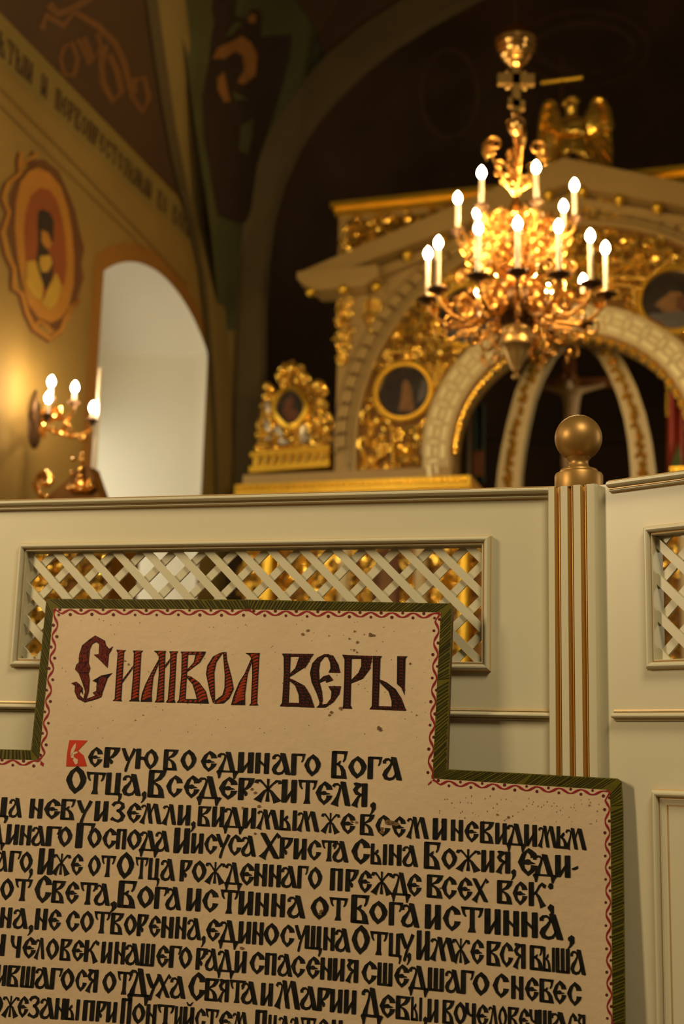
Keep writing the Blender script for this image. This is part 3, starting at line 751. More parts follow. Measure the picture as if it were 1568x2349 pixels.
m = MB()
for f, p in T_ROPE:                       # red rope strokes
    ys = [q[1] for q in p]; y = min(ys) + 12
    if max(ys) - min(ys) < 50:            # bars
        xs = [q[0] for q in p]; x = min(xs) + 26
        while x < max(xs) - 14:
            yc = (min(ys) + max(ys)) / 2; m.poly([B(*f(x - 16, yc + 8), .0011), B(*f(x - 8, yc - 8), .0011), B(*f(x + 14, yc - 8), .0011), B(*f(x + 6, yc + 8), .0011)]); x += 42
        continue
    while y < max(ys) - 13:
        s = span(p, y)
        if s and s[1] - s[0] > 16:
            x0, x1 = s[0] + 5, s[1] - 5; w = x1 - x0; t = min(11, 4 + w * .12); sl = w * .22
            pts = [(x0, y + sl), (x0 + w * .25, y + sl * .2 - t * .6), (x0 + w * .7, y - sl * .6 - t * .8), (x1, y - sl), (x1 - w * .05, y - sl * .3 + t * .2), (x0 + w * .6, y + t * .7 - sl * .2), (x0 + w * .2, y + sl + t * .5)]
            ok = []
            for qx, qy in pts:
                qy = min(max(qy, min(ys) + 5), max(ys) - 5); e = span(p, qy)
                ok.append((min(max(qx, e[0] + 4), e[1] - 4) if e and e[1] - e[0] > 9 else qx, qy))
            m.poly([B(*f(*q), .0011) for q in ok])
        y += 27 + rnd.uniform(-2, 2)
m.build('red_fill', M_TRED, title, 0)['label'] = 'bright red rope pattern'
m = MB()
for f, p in T_SCALE:                      # dull red fish scales
    xs = [q[0] for q in p]; ys = [q[1] for q in p]; y = min(ys) + 14; r_ = 0
    while y < max(ys) - 6:
        s = span(p, y)
        if s:
            n = max(1, int((s[1] - s[0] - 12) / 34))
            for j in range(n):
                x = s[0] + (s[1] - s[0]) * (j + .5 + (.25 if r_ % 2 and n > 1 else 0)) / n
                if not inside(p, x, y) or x > s[1] - 10: continue
                R1, R0 = 15.5, 9.5
                o = [B(*f(x + R1 * cos(a), y + 5 - R1 * sin(a) * .8), .0011) for a in [radians(v) for v in range(-25, 206, 33)]]
                i_ = [B(*f(x + R0 * cos(a), y + 6 - R0 * sin(a) * .8), .0011) for a in [radians(v) for v in range(-25, 206, 33)]]
                m.grid([o, i_])
        y += 27; r_ += 1
veins = MB()
for f, p in T_CAP:                        # veined red leaf of the first letter
    cx_ = sum(q[0] for q in p) / len(p); cy_ = sum(q[1] for q in p) / len(p)
    n = len(p)
    inn = []
    for k in range(n):
        a, b, c = Vector(p[k - 1]), Vector(p[k]), Vector(p[(k + 1) % n])
        d = (c - a).normalized() if (c - a).length > 0 else Vector((1, 0)); nr = Vector((-d.y, d.x))
        for sgn in (1, -1):
            q = b + nr * 6.5 * sgn
            if inside(p, q.x, q.y): inn.append(tuple(q)); break
    if len(inn) > 4: m.poly([B(*f(*q), .0011) for q in inn])
    xs = [q[0] for q in p]; ys = [q[1] for q in p]
    for k in range(int((max(xs) - min(xs)) * (max(ys) - min(ys)) / 190)):
        x, y = rnd.uniform(min(xs), max(xs)), rnd.uniform(min(ys), max(ys))
        if inside(p, x, y) and inside(p, x + 7, y) and inside(p, x - 7, y):
            a = rnd.uniform(.9, 1.9); c, s = cos(a) * rnd.uniform(4, 8), sin(a) * rnd.uniform(4, 9)
            veins.poly([B(*f(x - c - 1.3, y + s), .0014), B(*f(x - c + 1.3, y + s + 1), .0014), B(*f(x + c + 1.3, y - s), .0014), B(*f(x + c - 1.3, y - s - 1), .0014)])
m.build('dull_red_fill', M_TRED2, title, 0)['label'] = 'dark red scale pattern'
veins.build('leaf_vein', M_TDARK, title, 0)
# big red initial of the first verse
tc = lambda x, y: (x / 3.136, 1680 + y / 3.136)
m = MB()
ini = [(498, 55), (630, 58), (560, 132), (600, 165), (625, 243), (475, 245), (482, 150)]
m.poly([B(*tc(*q), .0007) for q in ini])
inl = m.build('red_initial', M_IRED, board, 0); inl['label'] = 'bright red initial letter'
m = MB()
for q in ([(506, 160), (512, 122), (530, 92), (546, 75), (544, 112), (524, 150), (514, 178)], [(512, 150), (552, 136), (560, 146), (530, 160), (532, 182), (520, 186), (508, 178)], [(532, 178), (560, 197), (556, 225), (542, 232), (524, 200)]):
    m.poly([B(*tc(*p), .0010) for p in q])
m.build('counter', M_PAPER, inl, 0)
# flakes where the paint has come off
m = MB()
for x, y, r in ((694, 1455, 4.5), (706, 1446, 4), (849, 1456, 6), (857, 1457, 4), (819, 1473, 4.2), (760, 1634, 5), (755, 1640, 4), (782, 1625, 5), (869, 1670, 6), (872, 1674, 4), (801, 1465, 3), (897, 1887, 9), (905, 1890, 9), (889, 1886, 8),
                (875, 1909, 6), (876, 1900, 5), (1165, 1874.7, 4), (1351, 1847, 2.5), (554, 2175, 6), (736, 2090, 6), (733, 2097, 5), (813, 1448, 3), (754, 1458, 2), (835, 1455, 2), (940, 1522, 3), (310, 1652, 2), (664, 1578, 1.5),
                (812, 1491, 3), (818, 1496, 2.5), (286, 1516, 2.4), (295, 1524, 3), (1140, 1868, 3), (577, 1810, 4), (585, 1818, 4), (593, 1850, 5), (557, 1853, 4), (585, 1912, 4), (807, 1885, 4), (817, 1886, 4), (1010, 2037, 3), (955, 1640, 2), (328, 1640, 2)):
    n = 8; a0 = rnd.random() * 6
    m.poly([B(x + r * rnd.uniform(.5, 1.25) * cos(a0 + 2 * pi * k / n), y + r * .75 * rnd.uniform(.5, 1.2) * sin(-a0 - 2 * pi * k / n), .0013) for k in range(n)])
for k in range(120):
    x = rnd.uniform(140, 985); y = rnd.uniform(1420, 1700); r = rnd.uniform(.5, 1.3)
    m.poly([B(x + r * cos(2 * pi * q / 5), y - r * sin(2 * pi * q / 5), .0006) for q in range(5)])
for k in range(70):
    x = rnd.uniform(1000, 1380); y = rnd.uniform(1825, 1890); r = rnd.uniform(.5, 1.4)
    m.poly([B(x + r * cos(2 * pi * q / 5), y - r * 1.6 * sin(2 * pi * q / 5), .0006) for q in range(5)])
m.build('paint_chip', M_CHIP, board, 0)

# ================================================================== the church behind
C0 = atd(530, 1000, 9.4)
WL = Plane(C0, radians(-73), EYE)            # left wall; a runs away from the camera, off comes into the room
AP = Plane(C0, radians(17))             # chancel arch
m = MB(); m.box8([(-7, -5, -.1), (9, -5, -.1), (9, 15, -.1), (-7, 15, -.1), (-7, -5, 0), (9, -5, 0), (9, 15, 0), (-7, 15, 0)])
structure(m.build('floor', M_FLOOR))
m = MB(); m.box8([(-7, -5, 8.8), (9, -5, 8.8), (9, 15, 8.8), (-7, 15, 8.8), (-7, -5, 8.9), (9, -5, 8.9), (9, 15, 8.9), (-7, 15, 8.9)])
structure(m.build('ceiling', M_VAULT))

# ------------------------------------------------------------------ left wall with its window niche
N0, N1, NSP, NRI, NSILL, NDEP = -2.16, -0.52, 2.885, 0.285, 0.95, 0.95
WTOP = 3.82
NR = ((N1 - N0) ** 2 / 4 + NRI ** 2) / (2 * NRI); NM = (N0 + N1) / 2
arch = [(N0 + (N1 - N0) * k / 28, NSP + NRI - NR + math.sqrt(NR ** 2 - (N0 + (N1 - N0) * k / 28 - NM) ** 2)) for k in range(29)]
m = MB()
m.poly([WL.at(-9, -EYE), WL.at(N0, -EYE), WL.at(N0, WTOP), WL.at(-9, WTOP)]); m.poly([WL.at(N1, -EYE), WL.at(0, -EYE), WL.at(0, WTOP), WL.at(N1, WTOP)])
m.poly([WL.at(N0, -EYE), WL.at(N1, -EYE), WL.at(N1, NSILL), WL.at(N0, NSILL)])
m.grid([[WL.at(a, z) for a, z in arch], [WL.at(a, WTOP) for a, z in arch]])
wall = structure(m.build('wall_left', M_WALL, None, 0))
m = MB()
sp = .10
bk = lambda a, z: WL.at(N0 + sp + (a - N0) * ((N1 - N0 - 2 * sp) / (N1 - N0)), z, -NDEP)
m.grid([[WL.at(a, z) for a, z in arch], [bk(a, z) for a, z in arch]])
m.poly([WL.at(N0, NSILL), WL.at(N0, NSP), bk(N0, NSP), bk(N0, NSILL)]); m.poly([WL.at(N1, NSILL), WL.at(N1, NSP), bk(N1, NSP), bk(N1, NSILL)])
m.poly([WL.at(N0, NSILL), WL.at(N1, NSILL), bk(N1, NSILL), bk(N0, NSILL)])
structure(m.build('window_reveal', M_WHITE, wall, 20))
# window at the back of the niche: sky-lit panes, frame and glazing bars
m = MB(); WZ = 2.36; m.poly([bk(N0 + .1, NSILL + .1), bk(N1 - .1, NSILL + .1), bk(N1 - .1, WZ), bk(N0 + .1, WZ)])
pane = structure(m.build('window_1', emit('daylit_pane', (1.0, 0.89, 0.62), 2.9), None, 0))
m = MB()
for a in (N0 + .02, (N0 + N1) / 2, N1 - .02): m.tube([bk(a, NSILL) + WL.n * -.03, bk(a, WZ) + WL.n * -.03], .03, 4)
for z in (NSILL + .09, 1.6, 2.1, WZ): m.tube([bk(N0, z) + WL.n * -.03, bk(N1, z) + WL.n * -.03], .022, 4)
m.build('window_frame', M_WHITE, pane, 0)
m = MB()
bk2 = lambda a, z: bk(a, z) + WL.n * .02
m.poly([bk2(N0, WZ), bk2(N1, WZ)] + [bk2(a, z) for a, z in reversed(arch)]); m.poly([bk2(N0, NSILL), bk2(N0 + .1, NSILL), bk2(N0 + .1, WZ), bk2(N0, WZ)]); m.poly([bk2(N1, NSILL), bk2(N1 - .1, NSILL), bk2(N1 - .1, WZ), bk2(N1, WZ)]); m.poly([bk2(N0, NSILL), bk2(N1, NSILL), bk2(N1, NSILL + .1), bk2(N0, NSILL + .1)])
structure(m.build('niche_back', M_WHITE, wall, 0))
# ochre painted surround, lettered band and its lines (flat paint on the wall)
m = MB()
ou = [(a, NSP + NRI - NR + math.sqrt((NR + .12) ** 2 - (a - NM) ** 2)) for a in [N0 - .13 + (N1 - N0 + .26) * k / 28 for k in range(29)]]
m.grid([[WL.at(a, z, .003) for a, z in arch], [WL.at(a, z, .003) for a, z in ou]])
m.poly([WL.at(N0, NSILL, .003), WL.at(N0, NSP, .003), WL.at(N0 - .13, ou[0][1], .003), WL.at(N0 - .13, NSILL, .003)])
structure(m.build('trim_1', M_WSURR, None, 0))
m = MB(); m.poly([WL.at(-9, 3.50, .004), WL.at(0, 3.56, .004), WL.at(0, WTOP - .03, .004), WL.at(-9, WTOP + .03, .004)])
m.poly([WL.at(N1 + .005, -EYE, .0035), WL.at(0, -EYE, .0035), WL.at(0, 3.56, .0035), WL.at(N1 + .14, 3.5, .0035), WL.at(N1 + .14, NSP + .02, .0035), WL.at(N1 + .005, NSP - .02, .0035)])
band = structure(m.build('trim_2', M_WBAND, None, 0))
m = MB()
for path, w in (([(0, 203), (160, 365), (323, 537), (430, 655)], 6), ([(0, 243), (150, 392), (300, 540), (330, 575)], 5)):
    m.grid([[WL.px(x, y - w / 2, .006) for x, y in path], [WL.px(x, y + w / 2, .006) for x, y in path]])
m.build('painted_line', M_LINE, band, 0)
m = MB(); a = -3.62
for ch in 'АПЬТЫИ И ПЕРВОПРЕСТОЛЬНЫИ ВО ВЕКИ':
    ch = 'Є' if ch == 'Е' else ch
    if ch == ' ': a += .085; continue
    w, polys = GL[ch]()
    gw = w * .00098
    zb_ = 3.585 + .012 * (a + 3.6) / 2.6
    for p in polys: m.poly([WL.at(a + x / w * gw, zb_ + y * .00135, .006) for x, y in p])
    a += gw + .010
m.build('wall_lettering', M_WTEXT, band, 0)

# fresco medallion
md = lambda x, y, o=.004: WL.px(x / 4.895, 330 + y / 4.895, o)
med = thing('wall_medallion', md(500, 1130, 0), 'painted oval saint medallion in scrolled orange frame high on the left wall', 'mural')
m = MB()
sc_l = [(250, 90), (225, 200), (230, 330), (90, 450), (40, 600), (105, 770), (70, 900), (30, 1000), (90, 1250), (165, 1400), (160, 1620), (250, 1680), (310, 1900), (390, 2070), (560, 2190), (690, 2090), (745, 1930), (900, 1740)]
sc_r = [(390, 100), (330, 210), (480, 220), (620, 330), (740, 600), (800, 760), (840, 950), (900, 1180), (870, 1350), (895, 1500), (850, 1640)]


def wl_line(mb, pts, w, o, fn=md, m_=0):
    L = []; R_ = []
    for k, (x, y) in enumerate(pts):
        x0, y0 = pts[max(k - 1, 0)]; x1, y1 = pts[min(k + 1, len(pts) - 1)]
        d = hypot(x1 - x0, y1 - y0) or 1; nx, ny = -(y1 - y0) / d, (x1 - x0) / d
        L.append(fn(x + nx * w / 2, y + ny * w / 2, o)); R_.append(fn(x - nx * w / 2, y - ny * w / 2, o))
    mb.grid([L, R_], m_)


wl_line(m, [(x - 22, y + 14) for x, y in sc_l], 75, .004); wl_line(m, sc_r, 90, .004)
m.poly([md(*q, .0045) for q in [(320, 250), (440, 190), (600, 330), (760, 640), (880, 1200), (900, 1640), (800, 1900), (640, 2090), (520, 2060), (380, 2020), (270, 1750), (140, 1250), (80, 1000), (110, 560), (200, 380)]])
m.build('scroll_shadow', M_FRB, med, 0)
m = MB(); wl_line(m, sc_l, 44, .006); wl_line(m, [(900, 1740), (780, 1850), (770, 1980)], 36, .006); wl_line(m, [(230, 330), (280, 200), (430, 110)], 36, .006); wl_line(m, [(390, 2070), (440, 1990), (540, 2050), (580, 2130)], 40, .006)
m.build('scroll_frame', M_FRO, med, 0)
m = MB(); m.poly([md(*q, .0065) for q in [(430, 262), (560, 330), (680, 480), (760, 720), (810, 1000), (835, 1300), (825, 1600), (770, 1830), (680, 1960), (570, 2010), (430, 1950), (320, 1800), (250, 1550), (195, 1250), (165, 950), (180, 650), (230, 430), (320, 310)]])
m.build('oval_border', M_FRO, med, 0)
m = MB(); m.poly([md(*q, .0085) for q in [(450, 490), (560, 520), (640, 640), (700, 850), (740, 1100), (750, 1350), (725, 1560), (640, 1700), (500, 1760), (360, 1600), (290, 1300), (270, 1000), (290, 780), (350, 580)]])
m.build('oval_ground', M_FRR, med, 0)
m = MB(); m.poly([md(*q, .0105) for q in [(430, 760), (480, 735), (560, 770), (605, 870), (600, 1080), (540, 1200), (600, 1330), (590, 1500), (520, 1640), (440, 1560), (410, 1300), (430, 1100), (420, 900)]])
m.build('painted_figure', M_FRD, med, 0)
m = MB(); m.poly([md(*q, .0125) for q in [(470, 965), (540, 1000), (585, 1120), (545, 1190), (500, 1150), (465, 1090)]]); m.build('painted_face', M_FRO, med, 0)
m = MB()
for q in ([(300, 1320), (400, 1305), (440, 1450), (490, 1590), (470, 1760), (360, 1700), (290, 1560)], [(630, 1445), (695, 1600), (640, 1780), (560, 1870), (470, 1790), (550, 1600)], [(450, 1260), (560, 1250), (590, 1340), (540, 1440), (470, 1440), (440, 1350)]):
    m.poly([md(*p, .0125) for p in q])
m.build('painted_book', M_FRY, med, 0)

# ------------------------------------------------------------------ vault, rib, pendentive, chancel arch, apse
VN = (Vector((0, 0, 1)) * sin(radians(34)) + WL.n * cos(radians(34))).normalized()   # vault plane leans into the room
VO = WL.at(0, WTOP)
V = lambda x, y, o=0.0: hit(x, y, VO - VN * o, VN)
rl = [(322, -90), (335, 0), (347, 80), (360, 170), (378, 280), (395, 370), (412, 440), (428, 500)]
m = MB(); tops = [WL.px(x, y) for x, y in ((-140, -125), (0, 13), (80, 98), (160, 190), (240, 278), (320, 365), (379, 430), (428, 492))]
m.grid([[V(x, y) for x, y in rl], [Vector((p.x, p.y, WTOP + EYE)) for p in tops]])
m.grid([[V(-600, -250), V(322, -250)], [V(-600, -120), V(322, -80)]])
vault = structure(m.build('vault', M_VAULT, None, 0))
m = MB()
vl = lambda x, y, o: V(x / 2.24, y / 2.24, o)
for path, w in (([(215, 150), (235, 80), (330, 130), (380, 60), (500, 130), (590, 220), (640, 330), (660, 420)], 34), ([(330, 240), (310, 300), (330, 380), (380, 390), (400, 300), (370, 220), (330, 240)], 22),
                ([(540, 230), (520, 330), (530, 430), (580, 520), (625, 470), (600, 360), (560, 280)], 34), ([(660, 420), (680, 500), (735, 575), (765, 500), (740, 400), (690, 410), (690, 480)], 26),
                ([(430, 190), (480, 310), (520, 240), (500, 170)], 26), ([(250, 20), (300, 70), (380, 40), (470, -20)], 40), ([(460, 330), (440, 280), (400, 200)], 22)):
    wl_line(m, path, w, .006, vl)
m.build('painted_scroll', M_SCROLLP, vault, 0)
# rib: cream band with a dark line beside it, rising from the corner pier
rr = [(404, -90), (414, 0), (424, 80), (440, 170), (455, 280), (468, 370), (481, 450), (492, 540), (506, 680), (518, 850), (524, 1000), (530, 1140)]
rm = [(350, -90), (360, 0), (371, 80), (384, 170), (400, 280), (417, 370), (431, 440), (446, 510), (470, 640), (490, 850), (497, 1000), (500, 1150)]
m = MB()


def RIBP(x, y, o=.02):
    p = V(x, y, o); q = WL.px(x, y, o)
    return p if (p - CAM).length < (q - CAM).length else q


L = [RIBP(x, y, .03) for x, y in rm]; R_ = [RIBP(x, y, .05) for x, y in rr]
L2 = [RIBP(x, y, .02) for x, y in rl + [(456, 620), (482, 850), (492, 1000), (496, 1150)]]
m.grid([[p + Vector((0, .06, .03)) for p in L], L, R_, [p + Vector((.02, .10, .03)) for p in R_]])
rib_o = structure(m.build('trim_3', M_RIB, None, 60))
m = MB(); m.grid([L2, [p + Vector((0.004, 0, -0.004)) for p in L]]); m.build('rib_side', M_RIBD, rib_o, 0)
# pendentive with its painted angel
AOUT = [(534, 1160), (535, 1000), (535, 850), (537, 700), (545, 580), (556, 480), (580, 380), (612, 300), (647, 232), (700, 178), (755, 120), (830, 58), (920, 0), (1020, -60), (1130, -110)]
AIN = [(598, 1160), (598, 1000), (598, 850), (600, 700), (606, 590), (618, 500), (643, 410), (678, 330), (722, 262), (772, 205), (830, 150), (900, 95), (985, 42), (1080, -10), (1160, -50)]
p1, p2, p3 = RIBP(414, 0, 0), RIBP(512, 760, 0), AP.px(700, 178)
QN = (p2 - p1).cross(p3 - p1).normalized(); QN = -QN if QN.y < 0 else QN
Q = lambda x, y, o=0.0: hit(x, y, p1 - QN * o, QN)
m = MB(); m.poly([Q(x, y) for x, y in [(395, -90)] + [(x - 8, y) for x, y in rr[1:10]] + [(540, 850)] + [(x + 6, y + 4) for x, y in AOUT[3:11]] + [(676, 0), (650, -90)]])
pend = structure(m.build('pendentive', M_PEND, None, 0))
ql = lambda x, y, o: Q(430 + x / 4.7515, y / 4.7515, o)
ang = thing('angel_mural', ql(600, 700, 0), 'dim painted winged figure in brown robes on the olive pendentive', 'mural')
m = MB()
m.poly([ql(*q, .004) for q in [(290, -100), (560, -100), (520, 180), (640, 200), (700, 100), (790, 110), (815, 200), (800, 400), (1140, 380), (1110, 640), (1050, 900), (940, 1250), (850, 1500), (760, 1800), (690, 2300), (640, 2420), (560, 2440), (330, 2350), (250, 1900), (180, 1500), (160, 1050), (240, 650), (260, 400), (300, 250), (265, 110)]])
m.build('painted_wings', M_FRD, ang, 0)
m = MB()
m.poly([ql(*q, .008) for q in [(500, 440), (590, 390), (690, 460), (760, 600), (740, 820), (620, 920), (540, 900), (620, 760), (600, 600), (520, 560), (400, 640), (270, 640), (330, 520)]])
m.poly([ql(*q, .008) for q in [(680, 150), (745, 160), (740, 240), (690, 260), (650, 220)]]); m.poly([ql(*q, .008) for q in [(320, 850), (400, 780), (430, 950), (470, 1100), (400, 1120), (330, 980)]])
m.build('painted_robe', mat('fresco_brown', (0.30, 0.125, 0.026), 0.8, var=0.3, vscale=7), ang, 0)
m = MB(); m.poly([ql(*q, .008) for q in [(580, 1370), (720, 1290), (700, 1500), (660, 1680), (560, 1640)]]); m.poly([ql(*q, .008) for q in [(400, 400), (520, 240), (600, 250), (480, 380)]]); m.poly([ql(*q, .008) for q in [(480, 980), (560, 1030), (660, 1080), (520, 1090)]])
m.build('painted_sash', M_PEND, ang, 0)
# chancel arch: band with depth, brown spandrel, then the dark apse
m = MB()
fo = [AP.px(x, y, .02) for x, y in AOUT]; fi = [AP.px(x, y, .02) for x, y in AIN]
m.grid([[p + AP.n * .1 for p in fo], fo, fi, [p + AP.n * .12 for p in fi]])
structure(m.build('chancel_arch', M_ARCHB, None, 50))
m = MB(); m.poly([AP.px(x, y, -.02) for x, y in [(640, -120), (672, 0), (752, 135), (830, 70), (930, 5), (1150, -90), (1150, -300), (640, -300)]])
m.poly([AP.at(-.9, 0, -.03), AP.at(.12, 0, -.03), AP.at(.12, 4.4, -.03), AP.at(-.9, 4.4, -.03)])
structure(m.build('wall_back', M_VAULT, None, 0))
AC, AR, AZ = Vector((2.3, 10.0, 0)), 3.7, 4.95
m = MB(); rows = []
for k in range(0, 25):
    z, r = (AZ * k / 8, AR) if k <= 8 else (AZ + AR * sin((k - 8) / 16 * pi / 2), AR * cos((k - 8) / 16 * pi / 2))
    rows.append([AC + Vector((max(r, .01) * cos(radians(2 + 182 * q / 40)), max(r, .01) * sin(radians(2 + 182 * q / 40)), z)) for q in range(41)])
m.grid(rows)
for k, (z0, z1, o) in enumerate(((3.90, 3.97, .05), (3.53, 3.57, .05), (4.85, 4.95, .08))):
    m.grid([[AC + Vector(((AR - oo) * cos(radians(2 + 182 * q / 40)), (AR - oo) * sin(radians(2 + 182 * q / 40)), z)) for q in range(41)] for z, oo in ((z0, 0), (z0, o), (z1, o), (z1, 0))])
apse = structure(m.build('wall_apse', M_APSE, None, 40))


def dome(x, y, o=.01):
    v = ray(x, y); c = AC + Vector((0, 0, AZ)); d = CAM - c; a = v.dot(v); b = 2 * v.dot(d); cc = d.dot(d) - (AR - o) ** 2
    return CAM + v * ((-b + math.sqrt(max(b * b - 4 * a * cc, 0))) / (2 * a))


m = MB()
for (x, y, rx, ry, w) in ((1340, 110, 118, 62, 12), (1340, 110, 150, 90, 8), (1030, 215, 70, 105, 9)):
    o = [dome(x + rx * cos(2 * pi * k / 24), y + ry * sin(2 * pi * k / 24)) for k in range(25)]; i_ = [dome(x + (rx - w) * cos(2 * pi * k / 24), y + (ry - w) * sin(2 * pi * k / 24)) for k in range(25)]
    m.grid([o, i_])
m.build('painted_ring', M_APSE2, apse, 0)

# ================================================================== the gilded chancel screen
IP = Plane(atd(1000, 1080, 8.6), radians(17), EYE)
AX = 0.92                                # its axis
I = IP.at


def spiral(mb, f, u, v, R, a0, dr, turns=1.25, n=15, off=.02, w=.30, seg=5):
    """a carved C scroll lying on the surface f(u, v, off)"""
    pts = []; rad = []
    for k in range(n):
        t = k / (n - 1); r = R * (1 - .86 * t); a = a0 + dr * turns * 2 * pi * t
        pts.append(f(u + r * cos(a), v + r * sin(a), off + .25 * R * t)); rad.append(R * w * 1.2 * (.35 + .65 * sin(pi * min(t * 1.15 + .08, 1))) if k < n - 1 else R * .24)
    mb.tube(pts, rad, seg)


def leaf(mb, f, u, v, L, a, off=.015, w=.36):
    rows = []
    for k in range(6):
        t = k / 5; x = L * t; h = L * w * sin(pi * (t * .85 + .1)) ** .8 if 0 < k < 5 else L * .03; b = L * .35 * t * t
        c, s = cos(a), sin(a); row = []
        for q, hh_ in ((-1, .25), (-.5, 1.0), (0, .55), (.5, 1.0), (1, .25)):
            y = q * h + b * .3
            row.append(f(u + x * c - y * s, v + x * s + y * c, off + hh_ * h * .7))
        rows.append(row)
    mb.grid(rows)


def carve(mb, f, inside_, u0, u1, v0, v1, size, gap=.95, seed=1, off=.012, seg=5):
    r = random.Random(seed); placed = []
    tries = int((u1 - u0) * (v1 - v0) / (size * size) * 9)
    for _ in range(tries):
        u, v = r.uniform(u0, u1), r.uniform(v0, v1); R = size * r.uniform(.55, 1.15)
        if not inside_(u, v) or any((u - a) ** 2 + (v - b) ** 2 < ((R + c) * gap) ** 2 for a, b, c in placed): continue
        placed.append((u, v, R))
        k = r.random(); a = r.uniform(0, 2 * pi)
        if k < .62:
            spiral(mb, f, u, v, R * .92, a, r.choice((-1, 1)), off=off + R * .15, seg=seg)
            leaf(mb, f, u + R * .8 * cos(a), v + R * .8 * sin(a), R * 1.1, a + r.uniform(-1, 1), off)
        elif k < .85:
            for q in range(5): leaf(mb, f, u, v, R * 1.15, a + q * 2 * pi / 5, off)
            mb.ball(f(u, v, off + R * .35), R * .28, 6)
        else:
            for q in range(6): mb.ball(f(u + R * .62 * cos(a + q * pi / 3), v + R * .62 * sin(a + q * pi / 3), off + R * .15), R * .26, 6)
            mb.ball(f(u, v, off + R * .2), R * .36, 8)


def plate(mb, pts, o0, o1, m=0, pl=IP):
    mb.prism([pl.at(a, z, o1) for a, z in pts], [pl.at(a, z, o0) for a, z in pts], m)


def ring(mb, c, r0, r1, o0, o1, a0=0.0, a1=pi, n=48, m=0, pl=IP):
    T = [a0 + (a1 - a0) * k / n for k in range(n + 1)]
    P = lambda r, o: [pl.at(c[0] + r * cos(t), c[1] + r * sin(t), o) for t in T]
    mb.grid([P(r0, o0), P(r0, o1), P(r1, o1), P(r1, o0)], m)


pxi = lambda x, y, o=0.0: IP.az(x, y, o)
CI = (AX, 2.085)                         # centre of the opening
LZ = pxi(800, 1085)[1]                   # top of the plinth
scr = thing('chancel_screen', I(AX, -EYE), 'tall ivory and gold church screen with pediment and open central arch behind the chandelier', 'altar screen')
# lower wall
m = MB(); zl = pxi(800, 1110)[1]; zc0 = pxi(800, 1134)[1]
a_l, a_r = pxi(565, 1095)[0], 2.9
plate(m, [(a_l, -EYE), (a_r, -EYE), (a_r, zc0), (AX + .64, zc0), (AX + .64, zc0 - .22), (AX - .64, zc0 - .22), (AX - .64, zc0), (a_l, zc0)], -.35, -.02); m.build('lower_wall', M_GOLDK, scr, 0)
for x0, x1 in ((a_l, AX - .80), (AX + .80, a_r)):
    m = MB(); plate(m, [(x0, zl), (x1, zl), (x1, LZ), (x0, LZ)], -.45, .07); m.build('plinth', M_ICO, scr, 0)
for x0, x1 in ((a_l - .04, AX - .655), (AX + .655, a_r)):
    m = MB(); plate(m, [(x0, zc0), (x1, zc0), (x1, zl), (x0, zl)], -.40, .12); plate(m, [(x0, zc0 - .05), (x1, zc0 - .05), (x1, zc0), (x0, zc0)], -.35, .05)
    a = x0 + .02
    while a < x1:
        m.ball(I(a, (zc0 + zl) / 2 + .008, .125), .021, 6); a += .047
    m.build('beaded_cornice', M_GOLDF, scr, 40)
# upper wall with the round opening
EZ, PZ = 3.30, 4.03                      # eave and apex of the pediment field
m = MB(); T = [pi * k / 64 for k in range(65)]


def outer(t):
    x, z = cos(t), sin(t); best = 9
    for (nx, nz, d) in ((-1, 0, 1.66), (1, 0, 1.72), (-.325, .9457, (PZ - CI[1]) * .9457), (.325, .9457, (PZ - CI[1]) * .9457)):
        q = x * nx + z * nz
        if q > 1e-6: best = min(best, d / q)
    return (CI[0] + x * best, CI[1] + z * best)


inn = [(CI[0] + .80 * cos(t), CI[1] + .80 * sin(t)) for t in T]; out = [outer(t) for t in T]
m.grid([[I(a, z, -.22) for a, z in inn], [I(a, z, 0) for a, z in inn], [I(a, z, 0) for a, z in out], [I(a, z, -.22) for a, z in out]])
plate(m, [(AX - 1.66, LZ), (AX - .80, LZ), (AX - .80, CI[1]), (AX - 1.66, CI[1])], -.22, 0); plate(m, [(AX + .80, LZ), (AX + 1.72, LZ), (AX + 1.72, CI[1]), (AX + .80, CI[1])], -.22, 0)
m.build('upper_wall', M_ICO, scr, 30)
# archivolts and their key patterns
m = MB(); ring(m, CI, .815, 1.0, 0, .075); ring(m, CI, 1.0, 1.015, .075, .055)
for s in (-1, 1): plate(m, sorted([(AX + s * .815, LZ), (AX + s * 1.0, LZ)]) + sorted([(AX + s * .815, CI[1]), (AX + s * 1.0, CI[1])], reverse=True), 0, .075)
m.build('inner_archivolt', M_ICOL, scr, 40)
CO, RO = (AX, 2.19), 1.515
m = MB(); ring(m, CO, RO - .03, RO, 0, .06); pass
for s in (-1, 1): plate(m, sorted([(AX + s * (RO - .03), LZ), (AX + s * RO, LZ)]) + sorted([(AX + s * (RO - .03), CO[1]), (AX + s * RO, CO[1])], reverse=True), 0, .06)
m.build('outer_archivolt', M_ICO, scr, 40)
m = MB(); ring(m, CO, RO, RO + .16, 0, .012); m.build('key_recess', M_RECESS, scr, 40)


def bar(mb, c, r, t, dr, dt, o0, o1):
    P = lambda rr, tt, o: I(c[0] + rr * cos(tt), c[1] + rr * sin(tt), o)
    mb.box8([P(r - dr, t - dt, o0), P(r + dr, t - dt, o0), P(r + dr, t + dt, o0), P(r - dr, t + dt, o0), P(r - dr, t - dt, o1), P(r + dr, t - dt, o1), P(r + dr, t + dt, o1), P(r - dr, t + dt, o1)])


